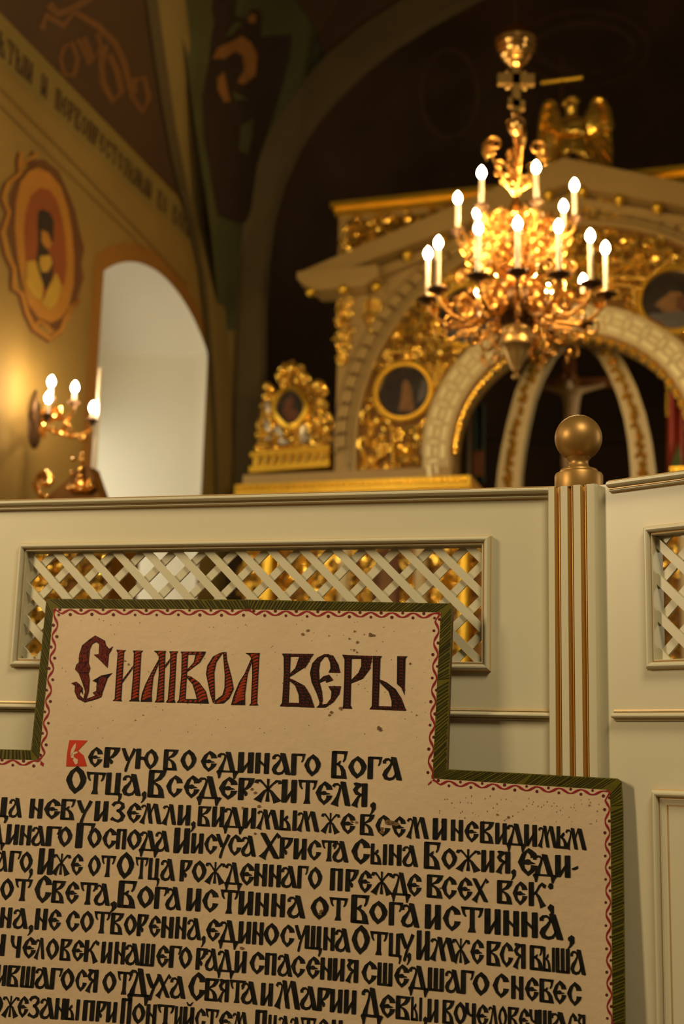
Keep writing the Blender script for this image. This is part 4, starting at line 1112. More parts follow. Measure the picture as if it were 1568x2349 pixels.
m = MB(); n = 22
for k in range(n):
    t = -.06 + (pi + .12) * (k + .5) / n; d = pi / n
    bar(m, CI, .858, t, .014, d * .40, .07, .095); bar(m, CI, .958, t + d, .014, d * .30, .07, .095)
    bar(m, CI, .908, t + d, .009, d * .22, .07, .088); bar(m, CI, .925, t + d * 1.55, .030, d * .07, .07, .088)
m.build('key_moulding', M_KEY, scr, 0)
m = MB(); n = 46
for k in range(n):
    t = -.02 + (pi + .04) * (k + .5) / n; d = pi / n
    bar(m, CO, RO + .085, t, .030, d * .36, .012, .045); bar(m, CO, RO + .128, t + d * .1, .010, d * .62, .012, .04); bar(m, CO, RO + .030, t + d, .012, d * .55, .012, .04)
m.build('key_moulding', M_ICO, scr, 0)
# gilded carving between the archivolts
m = MB()


def field(a, z):
    if z < LZ + .02 or z < CI[1] and not (1.03 < abs(a - AX) < RO - .05): return z > LZ and 1.04 < abs(a - AX) < RO - .06
    if hypot(a - CI[0], z - CI[1]) < 1.03 or hypot(a - CO[0], z - CO[1]) > RO - .06: return False
    return all(hypot(a - c[0], z - c[1]) > .25 for c in TOND)


t1 = pxi(927, 900); t2 = pxi(1545, 690)
TOND = [t1, (2 * AX - t1[0], t1[1]), t2, (2 * AX - t2[0], t2[1])]
TOND = [t1, t2, (2 * AX - t2[0], t2[1])]
for s in (-1, 1):
    m = MB(); carve(m, I, lambda a, z: field(a, z) and s * (a - AX) > .0, AX - 1.5, AX + 1.5, LZ, 3.72, .060, .66, 3 + s); m.build('spandrel_carving', M_GOLD, scr, 40)
m = MB(); ring(m, CI, 1.015, 1.05, 0, .02); tt = [pi * k / 40 for k in range(41)]
m.grid([[I(CI[0] + 1.02 * cos(t), CI[1] + 1.02 * sin(t), .006) for t in tt], [I(CO[0] + (RO - .03) * cos(t), CO[1] + (RO - .03) * sin(t), .006) for t in tt]])
for s in (-1, 1): m.poly([I(AX + s * 1.0, LZ, .006), I(AX + s * (RO - .03), LZ, .006), I(AX + s * (RO - .03), CO[1], .006), I(AX + s * 1.0, CI[1], .006)])
m.build('gilded_ground', M_GOLDK, scr, 30)
# beaded strings in the carving
for path in ([(897, 812), (963, 812)], [(905, 985), (906, 1075)], [(838, 1078), (885, 1045)], [(1010, 835), (1000, 880)], [(985, 840), (1010, 885)], [(1400, 655), (1475, 668)], [(1395, 640), (1480, 645)], [(1490, 640), (1540, 600)], [(1455, 665), (1455, 735)]):
    m = MB(); (x0, y0), (x1, y1) = path; n = int(hypot(x1 - x0, y1 - y0) / 9)
    for k in range(n + 1): a, z = pxi(x0 + (x1 - x0) * k / n, y0 + (y1 - y0) * k / n); m.ball(I(a, z, .05), .017, 7)
    m.build('bead_string', M_GOLD, scr, 60)
m = MB()
for k in range(60):                      # carved fringe inside the arch
    t = pi * (k + .5) / 60; f = lambda u, v, o: I(CI[0] + u, CI[1] + v, o)
    leaf(m, f, .82 * cos(t), .82 * sin(t), .07, t + pi + (.5 if k % 2 else -.5), .0); m.ball(I(CI[0] + .79 * cos(t), CI[1] + .79 * sin(t), .01), .020, 6)
m.build('arch_fringe', M_GOLD, scr, 40)
# painted roundels
for q, (ca, cz) in enumerate(TOND):
    R = .185 if q == 0 else .21
    m = MB(); ring(m, (ca, cz), R, R + .034, 0, .045, 0, 2 * pi, 48)
    for k in range(44): m.ball(I(ca + (R + .012) * cos(k * pi / 22), cz + (R + .012) * sin(k * pi / 22), .048), .012, 6)
    fr_ = m.build('icon_roundel', M_GOLDF, scr, 40)
    m = MB(); m.poly([I(ca + R * cos(k * pi / 20), cz + R * sin(k * pi / 20), .01) for k in range(40)]); m.build('icon_painting', M_ICON, fr_, 0)
    m = MB(); g = lambda pts, o=.013: [I(ca + x * R, cz + y * R, o) for x, y in pts]
    if q == 0:
        m.poly(g([(-.2, -.72), (.42, -.78), (.36, -.3), (.30, .05), (.2, .32), (.08, .50), (-.06, .36), (-.08, 0), (-.12, -.4)])); m.build('painted_figure', M_ICLIGHT, fr_, 0)
        m = MB(); m.poly(g([(.5, -.5), (.95, -.2), (.97, .2), (.75, .5), (.6, .1)])); m.build('painted_sky', M_ICBLUE, fr_, 0)
    else:
        m.poly(g([(-.6, -.1), (-.1, .3), (.2, .25), (.45, -.1), (.2, -.4), (-.3, -.4)])); m.build('painted_figure', M_ICLIGHT, fr_, 0)
        m = MB(); m.poly(g([(.1, .1), (.4, .15), (.35, -.35), (.05, -.3)], .016)); m.build('painted_robe', M_ICRED, fr_, 0)
        m = MB(); m.poly(g([(-.8, -.4), (.8, -.4), (.55, -.8), (0, -.97), (-.55, -.8)])); m.build('painted_ground', M_ICBLUE, fr_, 0)
# pediment: two raking cornices, eave returns, gilded drops
ap = (AX, 4.13); rt_ = .19
for s in (-1, 1):
    m = MB(); e = (AX + s * 1.92, 3.46)
    q = [e, ap, (ap[0], ap[1] - rt_ * 1.05), (e[0] - s * .03, e[1] - rt_ * .55)]
    q = q if s > 0 else q
    plate(m, q, -.05, .17); plate(m, [(e[0] - s * .10, e[1] - .13), (ap[0], ap[1] - .23), (ap[0], ap[1] - .29), (e[0] - s * .30, e[1] - .13)], 0, .07)
    m.build('raking_cornice', M_ICO, scr, 0)
for s in (-1, 1):
    m = MB(); e = AX + s * 1.92
    plate(m, [(e, 3.455), (e, 3.40), (e - s * .12, 3.305), (e - s * .50, 3.305), (e - s * .62, 3.38), (e - s * .60, 3.455)], -.05, .20)
    m.build('eave_return', M_ICO, scr, 0)
for s in (-1, 1):                        # gilded bosses under the cornices
    for k in range(7):
        t = .16 + .13 * k; a, z = AX + s * 1.92 * (1 - t), 3.46 + (4.13 - 3.46) * t - rt_ - .02
        m = MB(); m.ball(I(a, z, .15), .040, 10); m.ball(I(a, z - .034, .15), .020, 8); m.build('gilded_boss', M_GOLDF, scr, 60)
    for k in range(3):
        m = MB(); m.ball(I(AX + s * (1.82 - .245 * k), 3.30, .18), .038, 10); m.build('gilded_boss', M_GOLDF, scr, 60)
for s in (-1, 1):
    for (d, w, z1, z0, sd) in ((1.615, .052, 3.27, 2.80, 5), (1.405, .052, 3.27, 3.03, 6)):
        m = MB(); c = AX + s * d
        carve(m, I, lambda a, z: abs(a - c) < w * min(1, .35 + (z - z0) / (z1 - z0) * 1.2), c - w, c + w, z0, z1, .027, .58, sd + s)
        m.ball(I(c, z0, .02), .025, 8); m.build('gilded_drop', M_GOLD, scr, 40)
m = MB()                                  # carved crest inside the gable
carve(m, I, lambda a, z: hypot((a - AX - .02) / .30, (z - 3.80) / .10) < 1, AX - .35, AX + .40, 3.68, 3.92, .05, .8, 9, .03); m.build('gable_carving', M_GOLD, scr, 40)
# attic block behind the gable
m = MB(); plate(m, [(AX - 1.703, 3.2), (AX + 1.703, 3.2), (AX + 1.703, 3.99), (AX - 1.703, 3.99)], -.42, -.08); m.build('attic_block', M_ICO, scr, 0)
for s in (-1, 1):
    m = MB(); x0, x1 = sorted((AX + s * 1.75, AX + s * .30))
    plate(m, [(x0, 4.025), (x1, 4.025), (x1, 4.065), (x0, 4.065)], -.45, .0); x0, x1 = sorted((AX + s * 1.725, AX + s * .30)); plate(m, [(x0, 3.975), (x1, 3.975), (x1, 4.025), (x0, 4.025)], -.45, -.04)
    m.build('attic_cornice', M_GOLDF, scr, 0)
for s in (-1, 1):
    m = MB()

    def spn(a, z, s=s):
        d = s * (a - AX)
        return .85 < d < 1.66 and z < 3.94 and z > 3.50 + (1.92 - d) * .36 + .02
    x0, x1 = sorted((AX + s * .85, AX + s * 1.66))
    carve(m, lambda a, z, o: I(a, z, o - .08), spn, x0, x1, 3.50, 3.95, .055, .62, 12 + s)
    m.build('attic_carving', M_GOLD, scr, 40)
for s in (-1, 1):
    m = MB(); m.poly([I(AX + s * 1.64, 3.62, -.075), I(AX + s * 1.64, 3.93, -.075), I(AX + s * .86, 3.93, -.075), I(AX + s * .95, 3.86, -.075)])
    m.build('attic_ground', M_GOLDK, scr, 0)
# lower tier seen through the lattice
m = MB(); carve(m, lambda a, z, o: I(a, z, o - .02), lambda a, z: abs(a - AX) > .66 or z < zc0 - .30, a_l, 2.7, .35, zc0 - .06, .070, .66, 21, .015)
m.build('lower_carving', M_GOLD, scr, 40)
for k, a in enumerate((-1.18, -.62, -.08, .22, 1.66, 2.0, 2.40)):
    m = MB(); m.tube([I(a, -1.0, .08), I(a, zc0 - .12, .08)], .045, 10); m.lathe([(.07, 0), (.075, .04), (.05, .08)], I(a, -1.08, .08), 12); m.lathe([(.05, -.1), (.08, -.02), (.085, 0)], I(a, zc0 - .05, .08), 12)
    m.build('gilded_column', M_ICOL if k in (1, 2, 4) else M_GOLDF, scr, 40)
for a0, a1, z0, z1 in ((-.42, -.24, .7, 1.42), (1.30, 1.50, .7, 1.5)):
    m = MB(); plate(m, [(a0, z0), (a1, z0), (a1, z1 - .12), ((a0 + a1) / 2 + .06, z1), ((a0 + a1) / 2 - .06, z1), (a0, z1 - .12)], .0, .06); fr_ = m.build('icon_panel', M_ICRED, scr, 0)
    m = MB(); c = (a0 + a1) / 2; plate(m, [(c - .06, z0 + .05), (c + .07, z0 + .05), (c + .06, z1 - .3), (c + .03, z1 - .12), (c - .03, z1 - .12), (c - .05, z1 - .3)], .06, .063); m.build('painted_figure', M_ICLIGHT, fr_, 0)
# canopy ribs standing behind the arch
for s, path in ((-1, [(1160, 1210), (1164, 1122), (1167, 1080), (1174, 1030), (1186, 970), (1202, 905), (1224, 850), (1252, 800), (1290, 760)]), (1, [(1480, 1210), (1476, 1115), (1473, 1070), (1466, 1010), (1455, 955), (1438, 900), (1416, 850), (1386, 800), (1345, 760)])):
    off = -.55; c = [pxi(x, y, off) for x, y in path]; L = []; R_ = []
    for k, (a, z) in enumerate(c):
        p, q = c[max(k - 1, 0)], c[min(k + 1, len(c) - 1)]; d = hypot(q[0] - p[0], q[1] - p[1]); nx, nz = -(q[1] - p[1]) / d, (q[0] - p[0]) / d; w = .090 - .0035 * k
        L.append((a + nx * w, z + nz * w)); R_.append((a - nx * w, z - nz * w))
    m = MB(); m.grid([[I(a, z, off - .14) for a, z in L], [I(a, z, off) for a, z in L], [I(a, z, off) for a, z in R_], [I(a, z, off - .14) for a, z in R_], [I(a, z, off - .14) for a, z in L]])
    rb_ = m.build('canopy_rib', M_ICOL, scr, 40)
    m = MB()
    for k in range(40):
        t = (k + .5) / 40 * (len(c) - 1); j = int(t); u = t - j; a = c[j][0] + (c[j + 1][0] - c[j][0]) * u; z = c[j][1] + (c[j + 1][1] - c[j][1]) * u
        f = lambda x, y, o, a=a, z=z: I(a + x, z + y, off + o)
        m.ball(f(rnd.uniform(-.018, .018), 0, .02), rnd.uniform(.016, .028), 7); leaf(m, f, 0, 0, .055, (1.6 if k % 2 else 4.4) + rnd.uniform(-.9, .9), .004)
    m.build('rib_garland', M_GOLD, rb_, 40)

# ------------------------------------------------------------------ winged gilded statue on the gable
SO = -.30
sa, sz = pxi(1318, 388, SO)
st = thing('angel_statue', I(sa, 3.99, SO), 'gilded seated angel statue with raised wings on top of the screen gable', 'statue')
g = lambda x, y, o=0.0: I(*pxi(x, y, SO), SO + o)


def skin_figure(name, joints, edges, mtl, parent, sub=2):
    me = bpy.data.meshes.new(name); o0 = ORG[parent]
    me.from_pydata([tuple(Vector(p) - o0) for p, r in joints], edges, []); o = bpy.data.objects.new(name, me); COL.objects.link(o); o.parent = parent; ORG[o] = o0
    sk = o.modifiers.new('skin', 'SKIN'); sk.use_smooth_shade = True
    for k, (p, r) in enumerate(joints):
        v = me.skin_vertices[0].data[k]; v.radius = (r, r) if not isinstance(r, tuple) else r; v.use_root = (k == 0)
    sb = o.modifiers.new('sub', 'SUBSURF'); sb.levels = sub; sb.render_levels = sub
    me.materials.append(mtl); return o


J = [(g(1318, 345), .075), (g(1316, 320), .085), (g(1313, 295), .095), (g(1312, 280), .075), (g(1311, 266), .035), (g(1310, 252, .02), .058), (g(1310, 238, .02), .05),
     (g(1291, 286), .045), (g(1288, 312, .06), .035), (g(1310, 318, .13), .026), (g(1334, 287), .045), (g(1340, 312, .06), .035), (g(1322, 318, .13), .026),
     (g(1305, 352, .12), .06), (g(1300, 378, .13), .045), (g(1333, 352, .12), .06), (g(1345, 380, .13), .045), (g(1360, 384, .16), .03)]
skin_figure('robed_body', J, [(0, 1), (1, 2), (2, 3), (3, 4), (4, 5), (5, 6), (3, 7), (7, 8), (8, 9), (3, 10), (10, 11), (11, 12), (0, 13), (13, 14), (0, 15), (15, 16), (16, 17)], M_GOLD, st)
m = MB()
for k in range(26):
    a = k * 2.4; r = .052 * math.sqrt((k + .5) / 26); m.ball(g(1310, 246, .02) + IP.e * r * cos(a) + Vector((0, 0, .03 + .03 * sin(a))) + IP.n * (.02 + .03 * cos(a * .7)), .020, 6)
m.build('curled_hair', M_GOLD, st, 60)
for s, pts in ((-1, [(1292, 305), (1280, 270), (1270, 238), (1258, 230), (1246, 244), (1239, 280), (1237, 330), (1243, 368), (1256, 392), (1276, 384), (1290, 350)]), (1, [(1336, 308), (1350, 278), (1356, 240), (1364, 225), (1379, 226), (1393, 248), (1400, 290), (1403, 340), (1401, 394), (1374, 388), (1352, 362), (1340, 340)])):
    m = MB(); m.prism([g(x, y, -.03) for x, y in pts], [g(x, y, -.08) for x, y in pts]); root = pts[0]; n = len(pts)
    for k in range(2, n - 2):                # rows of long feathers over the wing blade
        for u in (0, .5):
            x = pts[k][0] + (pts[k + 1][0] - pts[k][0]) * u; y = pts[k][1] + (pts[k + 1][1] - pts[k][1]) * u
            mx, my = root[0] * .45 + x * .55 , root[1] * .5 + y * .5 - 8
            m.tube([g(root[0] * .8 + x * .2, root[1] * .8 + y * .2, -.01), g(mx, my, .012), g(x, y, -.03)], [.016, .022, .010], 5)
    for k in range(1, 6):
        (x, y), (x2, y2) = pts[k], pts[k + 1]; m.tube([g(x, y, -.03), g((x + x2) / 2, (y + y2) / 2, -.02), g(x2, y2, -.03)], .024, 6)
    m.build('wing', M_GOLD, st, 50)
m = MB(); pts = [g(1288, 300, .10), g(1298, 315, .13), (g(1315, 322, .14)), g(1335, 318, .12)]; m.tube(pts, .024, 6); pts = [g(1306, 362, .17), g(1325, 370, .19), g(1350, 378, .19)]; m.tube(pts, .028, 6); m.build('robe_fold', M_GOLD, st, 60)
m = MB(); plate(m, [(sa - .22, 3.992), (sa + .22, 3.992), (sa + .20, sz + .02), (sa - .20, sz + .02)], SO - .05, SO + .05); m.build('pedestal', M_GOLDF, st, 0)
# thin cross behind the statue
cr = thing('gable_cross', I(*pxi(1288, 300, -.418), -.418), 'thin dim gold cross standing behind the gilded angel', 'cross')
h = lambda x, y: I(*pxi(x, y, -.418), -.418)
m = MB(); m.tube([h(1287, 470), h(1289, 130)], .016, 6); m.build('upright', M_DISH, cr, 50)
m = MB(); m.tube([h(1241, 190), h(1335, 178)], .019, 8); m.build('crossbar', M_GOLDF, cr, 50)
# small gilded icon case on the ledge
kx = thing('icon_case', I(*pxi(665, 1083), .0), 'small carved gold icon case with dark quatrefoil picture on the ledge', 'icon case')
k_ = lambda x, y, o=0.0: I(*pxi(x, y), o)
m = MB()
for pts, o0, o1 in (([(576, 1040), (757, 1025), (757, 1034), (576, 1050)], -.2, .03), ([(580, 1050), (753, 1034), (753, 1060), (580, 1074)], -.2, .0), ([(574, 1072), (757, 1058), (757, 1071), (574, 1086)], -.2, .03)):
    m.prism([k_(x, y, o1) for x, y in pts], [k_(x, y, o0) for x, y in pts])
m.build('case_base', M_GOLDF, kx, 0)
m = MB()
for k in range(9): m.tube([k_(590 + 18.5 * k, 1069 - 1.4 * k, .01), k_(596 + 18.5 * k, 1049 - 1.4 * k, .02)], [.020, .014], 6); m.ball(k_(598 + 18.5 * k, 1056 - 1.4 * k, .012), .018, 6)
m.build('base_fluting', M_GOLD, kx, 40)
sil = [(590, 1036), (588, 1000), (592, 960), (597, 925), (604, 890), (612, 878), (626, 884), (632, 897), (646, 890), (650, 880), (634, 872), (636, 858), (650, 846), (658, 836), (672, 833), (688, 840), (697, 852), (706, 866), (692, 876), (690, 888), (704, 894), (708, 880), (722, 872), (738, 884), (744, 900), (738, 918), (750, 936), (756, 975), (757, 1000), (752, 1024)]
m = MB(); m.prism([k_(x, y, -.02) for x, y in sil], [k_(x, y, -.07) for x, y in sil]); m.build('back_board', M_GOLDK, kx, 0)
m = MB(); P2 = [pxi(x, y) for x, y in sil]; qc = pxi(668, 937)
carve(m, lambda a, z, o: I(a, z, o - .02), lambda a, z: inside(P2, a, z) and hypot((a - qc[0]) / .125, (z - qc[1]) / .15) > 1, P2[0][0] - .02, P2[-2][0] + .02, pxi(590, 1036)[1], pxi(670, 833)[1], .046, .60, 31, .0)
for x, y, r in ((668, 845, .04), (640, 862, .035), (697, 862, .035), (728, 882, .04), (612, 886, .035), (655, 872, .03), (682, 872, .03)): m.ball(k_(x, y, .0), r, 8)
m.build('case_carving', M_GOLD, kx, 40)
m = MB()
for x, y, a, L in ((612, 962, 4.9, .11), (634, 975, 5.1, .11), (702, 975, 4.4, .11), (640, 1012, 5.9, .09), (690, 1016, .4, .09), (610, 1010, .2, .06), (615, 920, 4.8, .1)): leaf(m, lambda u, v, o: I(u, v, o), *pxi(x, y), L, a, .02, .26)
m.build('silver_leaf', M_SILV, kx, 40)['label'] = 'pale silver carved leaves'
quat = [(668 + (31 + 1.5 * cos(4 * t)) * cos(t), 937 - (38 + 1.5 * cos(4 * t)) * sin(t)) for t in [2 * pi * k / 36 for k in range(36)]]
m = MB(); o_ = [k_(668 + (x - 668) * 1.30, 937 + (y - 937) * 1.25, .035) for x, y in quat]; i_ = [k_(x, y, .045) for x, y in quat]; m.grid([[p + IP.n * .05 for p in o_], o_, i_, [p + IP.n * .04 for p in i_]], 0, True); fr_ = m.build('icon_frame', M_GOLDF, kx, 40)
m = MB(); m.poly([k_(x, y, .015) for x, y in quat]); m.build('icon_painting', M_ICON, fr_, 0)
m = MB(); m.poly([k_(x, y, .018) for x, y in [(655, 925), (661, 915), (668, 912), (675, 917), (676, 928), (668, 934), (690, 950), (680, 965), (660, 968), (648, 952)]]); m.build('painted_figure', M_ICRED, fr_, 0)

# ------------------------------------------------------------------ crucifix and banners inside the sanctuary
CP = Plane(atd(1303, 900, 10.4), radians(17)); c_ = lambda x, y, o=0.0: CP.at(*CP.az(x, y), o)
cx_t = thing('crucifix', c_(1303, 1100), 'dark wooden crucifix with pale carved figure inside the sanctuary beyond the arch', 'crucifix')
m = MB(); m.prism([c_(1291, 1200, -.03), c_(1319, 1200, -.03), c_(1317, 822, -.03), c_(1291, 822, -.03)], [c_(1291, 1200, -.09), c_(1319, 1200, -.09), c_(1317, 822, -.09), c_(1291, 822, -.09)])
m.prism([c_(1205, 893, -.03), c_(1400, 884, -.03), c_(1400, 862, -.03), c_(1205, 871, -.03)], [c_(1205, 893, -.09), c_(1400, 884, -.09), c_(1400, 862, -.09), c_(1205, 871, -.09)])
m.build('cross_beams', M_WOOD, cx_t, 0)
J = [(c_(1309, 985, .03), .058), (c_(1310, 955, .03), .062), (c_(1311, 925, .03), .078), (c_(1309, 906, .03), .062), (c_(1305, 897, .05), .03), (c_(1303, 888, .07), .042), (c_(1302, 876, .07), .042),
     (c_(1288, 899, .02), .036), (c_(1252, 890, .0), .026), (c_(1222, 884, -.01), .020), (c_(1328, 897, .02), .036), (c_(1358, 889, .0), .026), (c_(1386, 881, -.01), .020),
     (c_(1303, 1010, .04), .050), (c_(1298, 1062, .06), .038), (c_(1302, 1120, .02), .028), (c_(1316, 1010, .04), .050), (c_(1314, 1062, .06), .038), (c_(1308, 1120, .02), .028)]
body_ = skin_figure('carved_figure', J, [(0, 1), (1, 2), (2, 3), (3, 4), (4, 5), (5, 6), (3, 7), (7, 8), (8, 9), (3, 10), (10, 11), (11, 12), (0, 13), (13, 14), (14, 15), (0, 16), (16, 17), (17, 18)], M_SKIN, cx_t)
m = MB(); m.lathe([(.066, -.02), (.085, .02), (.085, .08), (.070, .11)], c_(1309, 1002, .04), 14); m.build('loincloth', M_CANDLE, body_, 60)
m = MB(); p = c_(1302, 880, .035); m.grid([[p + CP.e * r * cos(t) + Vector((0, 0, r * sin(t))) - CP.n * o for t in [2 * pi * k / 28 for k in range(29)]] for r, o in ((.10, 0), (.10, .015), (.062, .015), (.062, 0))]); m.build('halo', M_FRO, cx_t, 40)
m = MB(); p = c_(1302, 872, .07)
for k in range(14): m.ball(p + CP.e * .040 * cos(k * .55 + .3) + Vector((0, 0, .012 + .03 * sin(k * .55 + .3))) + CP.n * .02, .022, 6)
m.build('carved_hair', M_WOOD, cx_t, 60)
for (pole, cloth, top, label) in (((1078, 930, 1130), [(1085, 935, 1105), (1112, 930, 1108)], M_TEAL, 'dark teal church banner on a pale pole at the near side of the arch opening'),
                                  ((1531, 880, 1130), [(1529, 900, 1105), (1566, 905, 1108)], M_RED, 'red church banner with green lower corner seen through the arch beyond the post ball')):
    b_ = thing('church_banner', c_(pole[0], 1130), label, 'banner'); x, y0, y1 = pole
    left_ = x < 1300
    m = MB(); m.tube([c_(x - (6 if left_ else 0), 1300), c_(x, y0)], .014 if left_ else .012, 8); m.build('pole', M_CANDLE if left_ else M_GOLDF, b_, 60)
    m = MB(); rows = []
    for k in range(9):
        t = k / 8; row = []
        for j in range(9):
            u = j / 8; xx = cloth[0][0] + (cloth[1][0] - cloth[0][0]) * u; ya = cloth[0][1] + (cloth[1][1] - cloth[0][1]) * u; yb = cloth[0][2] + (cloth[1][2] - cloth[0][2]) * u
            row.append(c_(xx, ya + (yb - ya) * t, .02 + .02 * sin(u * 9)))
        rows.append(row)
    m.grid(rows); m.grid([[p + CP.n * .012 for p in r] for r in rows]); m.build('cloth', top, b_, 60)
    m = MB(); q = [(1087, 1040), (1112, 1035), (1112, 1095), (1087, 1095)] if left_ else [(1534, 1085), (1556, 1020), (1564, 1060), (1560, 1095), (1536, 1100)]
    m.prism([c_(xx, yy, .052) for xx, yy in q], [c_(xx, yy, .045) for xx, yy in q]); m.build('cloth_panel', M_WOOD if left_ else M_GREEN, b_, 0)
    m = MB()
    for k in range(10): m.ball(c_((1076 if left_ else 1528) + rnd.uniform(-3, 3), (922 if left_ else 884) + k * (3 if left_ else 8), .05), .016, 6)
    m.build('gold_fringe', M_GOLDF, b_, 60)

# ================================================================== chandelier
CHD = 6.0
chx = ray(1183, 600); chx = (CAM + chx * (CHD / chx.y)).x
CB = Vector((chx, CHD, 0))


def cz(py):
    v = ray(1183, py); return EYE + v.z * (CHD / v.y)


MP = (Vector((chx, CHD, cz(600))) - CAM).dot(_f) / FL       # metres per pixel at the chandelier
ch = thing('chandelier', Vector((chx, CHD, cz(730))), 'large gilded two-tier chandelier of lit electric candles hanging in front of the screen', 'chandelier')
r_ = lambda px: px * MP
L_ = lambda pts: [(r_(p), cz(y)) for p, y in pts]
m = MB(); m.tube([CB + Vector((0, 0, cz(62))), CB + Vector((0, 0, 8.79))], .006, 8); m.build('suspension_rod', M_DISH, ch, 60)
m = MB(); m.lathe(L_([(4, 56), (20, 62), (40, 74), (47, 84), (50, 92), (50, 99), (47, 105), (47, 109), (43, 115), (43, 119), (37, 126), (36, 130), (29, 136), (28, 140), (20, 146), (18, 149), (12, 153), (7, 156), (5, 165)]), CB, 32); m.build('ceiling_bell', M_BRASS, ch, 30)
m = MB()                                  # three-bar cross on the stem
bx = lambda x0, x1, y0, y1, sl=0: [CB + Vector((r_(x), 0, cz(y))) for x, y in ((x0, y0), (x1, y0 - sl), (x1, y1 - sl), (x0, y1))]
for q in (bx(-9, 9, 160, 262), bx(-43, 43, 172, 195), bx(-18, 20, 226, 244, -9)):
    m.prism([p + Vector((0, -.018, 0)) for p in q], [p + Vector((0, .018, 0)) for p in q])
for k in range(4):
    a = pi / 4 + k * pi / 2
    for t in (14, 22, 29): m.ball(CB + Vector((r_(t) * cos(a), 0, cz(184) + r_(t) * sin(a))), r_(5.5), 8)
m.build('stem_cross', M_BRASSM, ch, 35)
m = MB(); m.lathe(L_([(4, 252), (10, 258), (11, 263), (6, 269), (8, 274), (20, 278), (23, 284), (22, 292), (17, 301), (11, 308), (6, 313), (6, 318)]), CB, 28)
for k in range(12): m.ball(CB + Vector((r_(21) * cos(k * pi / 6), r_(21) * sin(k * pi / 6), cz(281))), r_(3.2), 6)
for k in range(26):                       # twisted stem
    y = 318 + k * 6.4
    for s in (0, 1): m.ball(CB + Vector((r_(4) * cos(k * .8 + s * pi), r_(4) * sin(k * .8 + s * pi), cz(y))), r_(5.2), 6)
m.lathe(L_([(4, 312), (4, 488)]), CB, 8)
m.lathe(L_([(6, 425), (14, 430), (14, 438), (8, 445), (8, 455), (14, 470), (20, 485), (30, 492), (32, 500), (28, 508), (16, 516), (11, 525), (11, 540), (22, 545), (24, 550), (18, 558), (20, 575), (25, 600), (29, 612), (45, 618), (48, 626), (40, 634), (26, 640), (24, 652), (30, 660), (40, 672)]), CB, 36)
for y, r0, n in ((545, 23, 18), (618, 46, 30), (497, 31, 22)):
    for k in range(n): m.ball(CB + Vector((r_(r0) * cos(k * 2 * pi / n), r_(r0) * sin(k * 2 * pi / n), cz(y))), r_(3), 6)
m.build('central_column', M_BRASS, ch, 35)
m = MB(); m.lathe(L_([(20, 660), (50, 676), (64, 690), (66, 702), (62, 716), (50, 732), (36, 744), (26, 752)]), CB, 32)
for k in range(14): a = k * pi / 7; m.tube([CB + Vector((r_(q) * cos(a), r_(q) * sin(a), cz(y))) for q, y in ((50, 676), (66, 692), (66, 706), (54, 730), (34, 747))], r_(4.2), 5)
m.build('hub_bowl', M_DISH, ch, 35)
m = MB(); m.lathe(L_([(24, 745), (32, 754), (34, 760), (31, 766), (32, 780), (37, 787), (37, 794), (31, 800), (25, 813), (17, 832), (11, 844), (9, 850), (4, 853), (8, 858), (10, 863), (8, 869), (0, 872)]), CB, 28)
for k in range(18): m.ball(CB + Vector((r_(31) * cos(k * pi / 9), r_(31) * sin(k * pi / 9), cz(776))), r_(3), 6)
m.build('lower_finial', M_BRASSM, ch, 35)


def candle_parts(arm, R, zd, hgt, egg, org, dish_r, bulb_m, sleeve_r=.0115):
    f = Vector(org)
    d = MB(); d.lathe([(0, zd - .040), (.010, zd - .036), (.013, zd - .026), (dish_r * .55, zd - .016), (dish_r, zd - .002), (dish_r * .98, zd + .003), (dish_r * .5, zd - .003), (.014, zd - .002), (.017, zd + .012), (.012, zd + .018)], f, 18)
    for k in range(10): d.ball(f + Vector((dish_r * cos(k * pi / 5), dish_r * sin(k * pi / 5), zd)), .006, 5)
    d.build('drip_pan', M_DISH, arm, 40)
    d = MB(); d.lathe([(sleeve_r * 1.15, zd + .012), (sleeve_r, zd + .02), (sleeve_r, zd + hgt), (sleeve_r * .7, zd + hgt + .004), (0, zd + hgt + .004)], f, 14); d.build('candle_sleeve', M_CANDLE, arm, 40)
    z0 = zd + hgt + .003
    d = MB(); d.lathe([(.006, z0), (egg * .55, z0 + egg * .35), (egg * .9, z0 + egg * .95), (egg, z0 + egg * 1.45), (egg * .85, z0 + egg * 2.1), (egg * .5, z0 + egg * 2.75), (egg * .15, z0 + egg * 3.2), (0, z0 + egg * 3.3)], f, 14); d.build('lit_bulb', bulb_m, arm, 60)


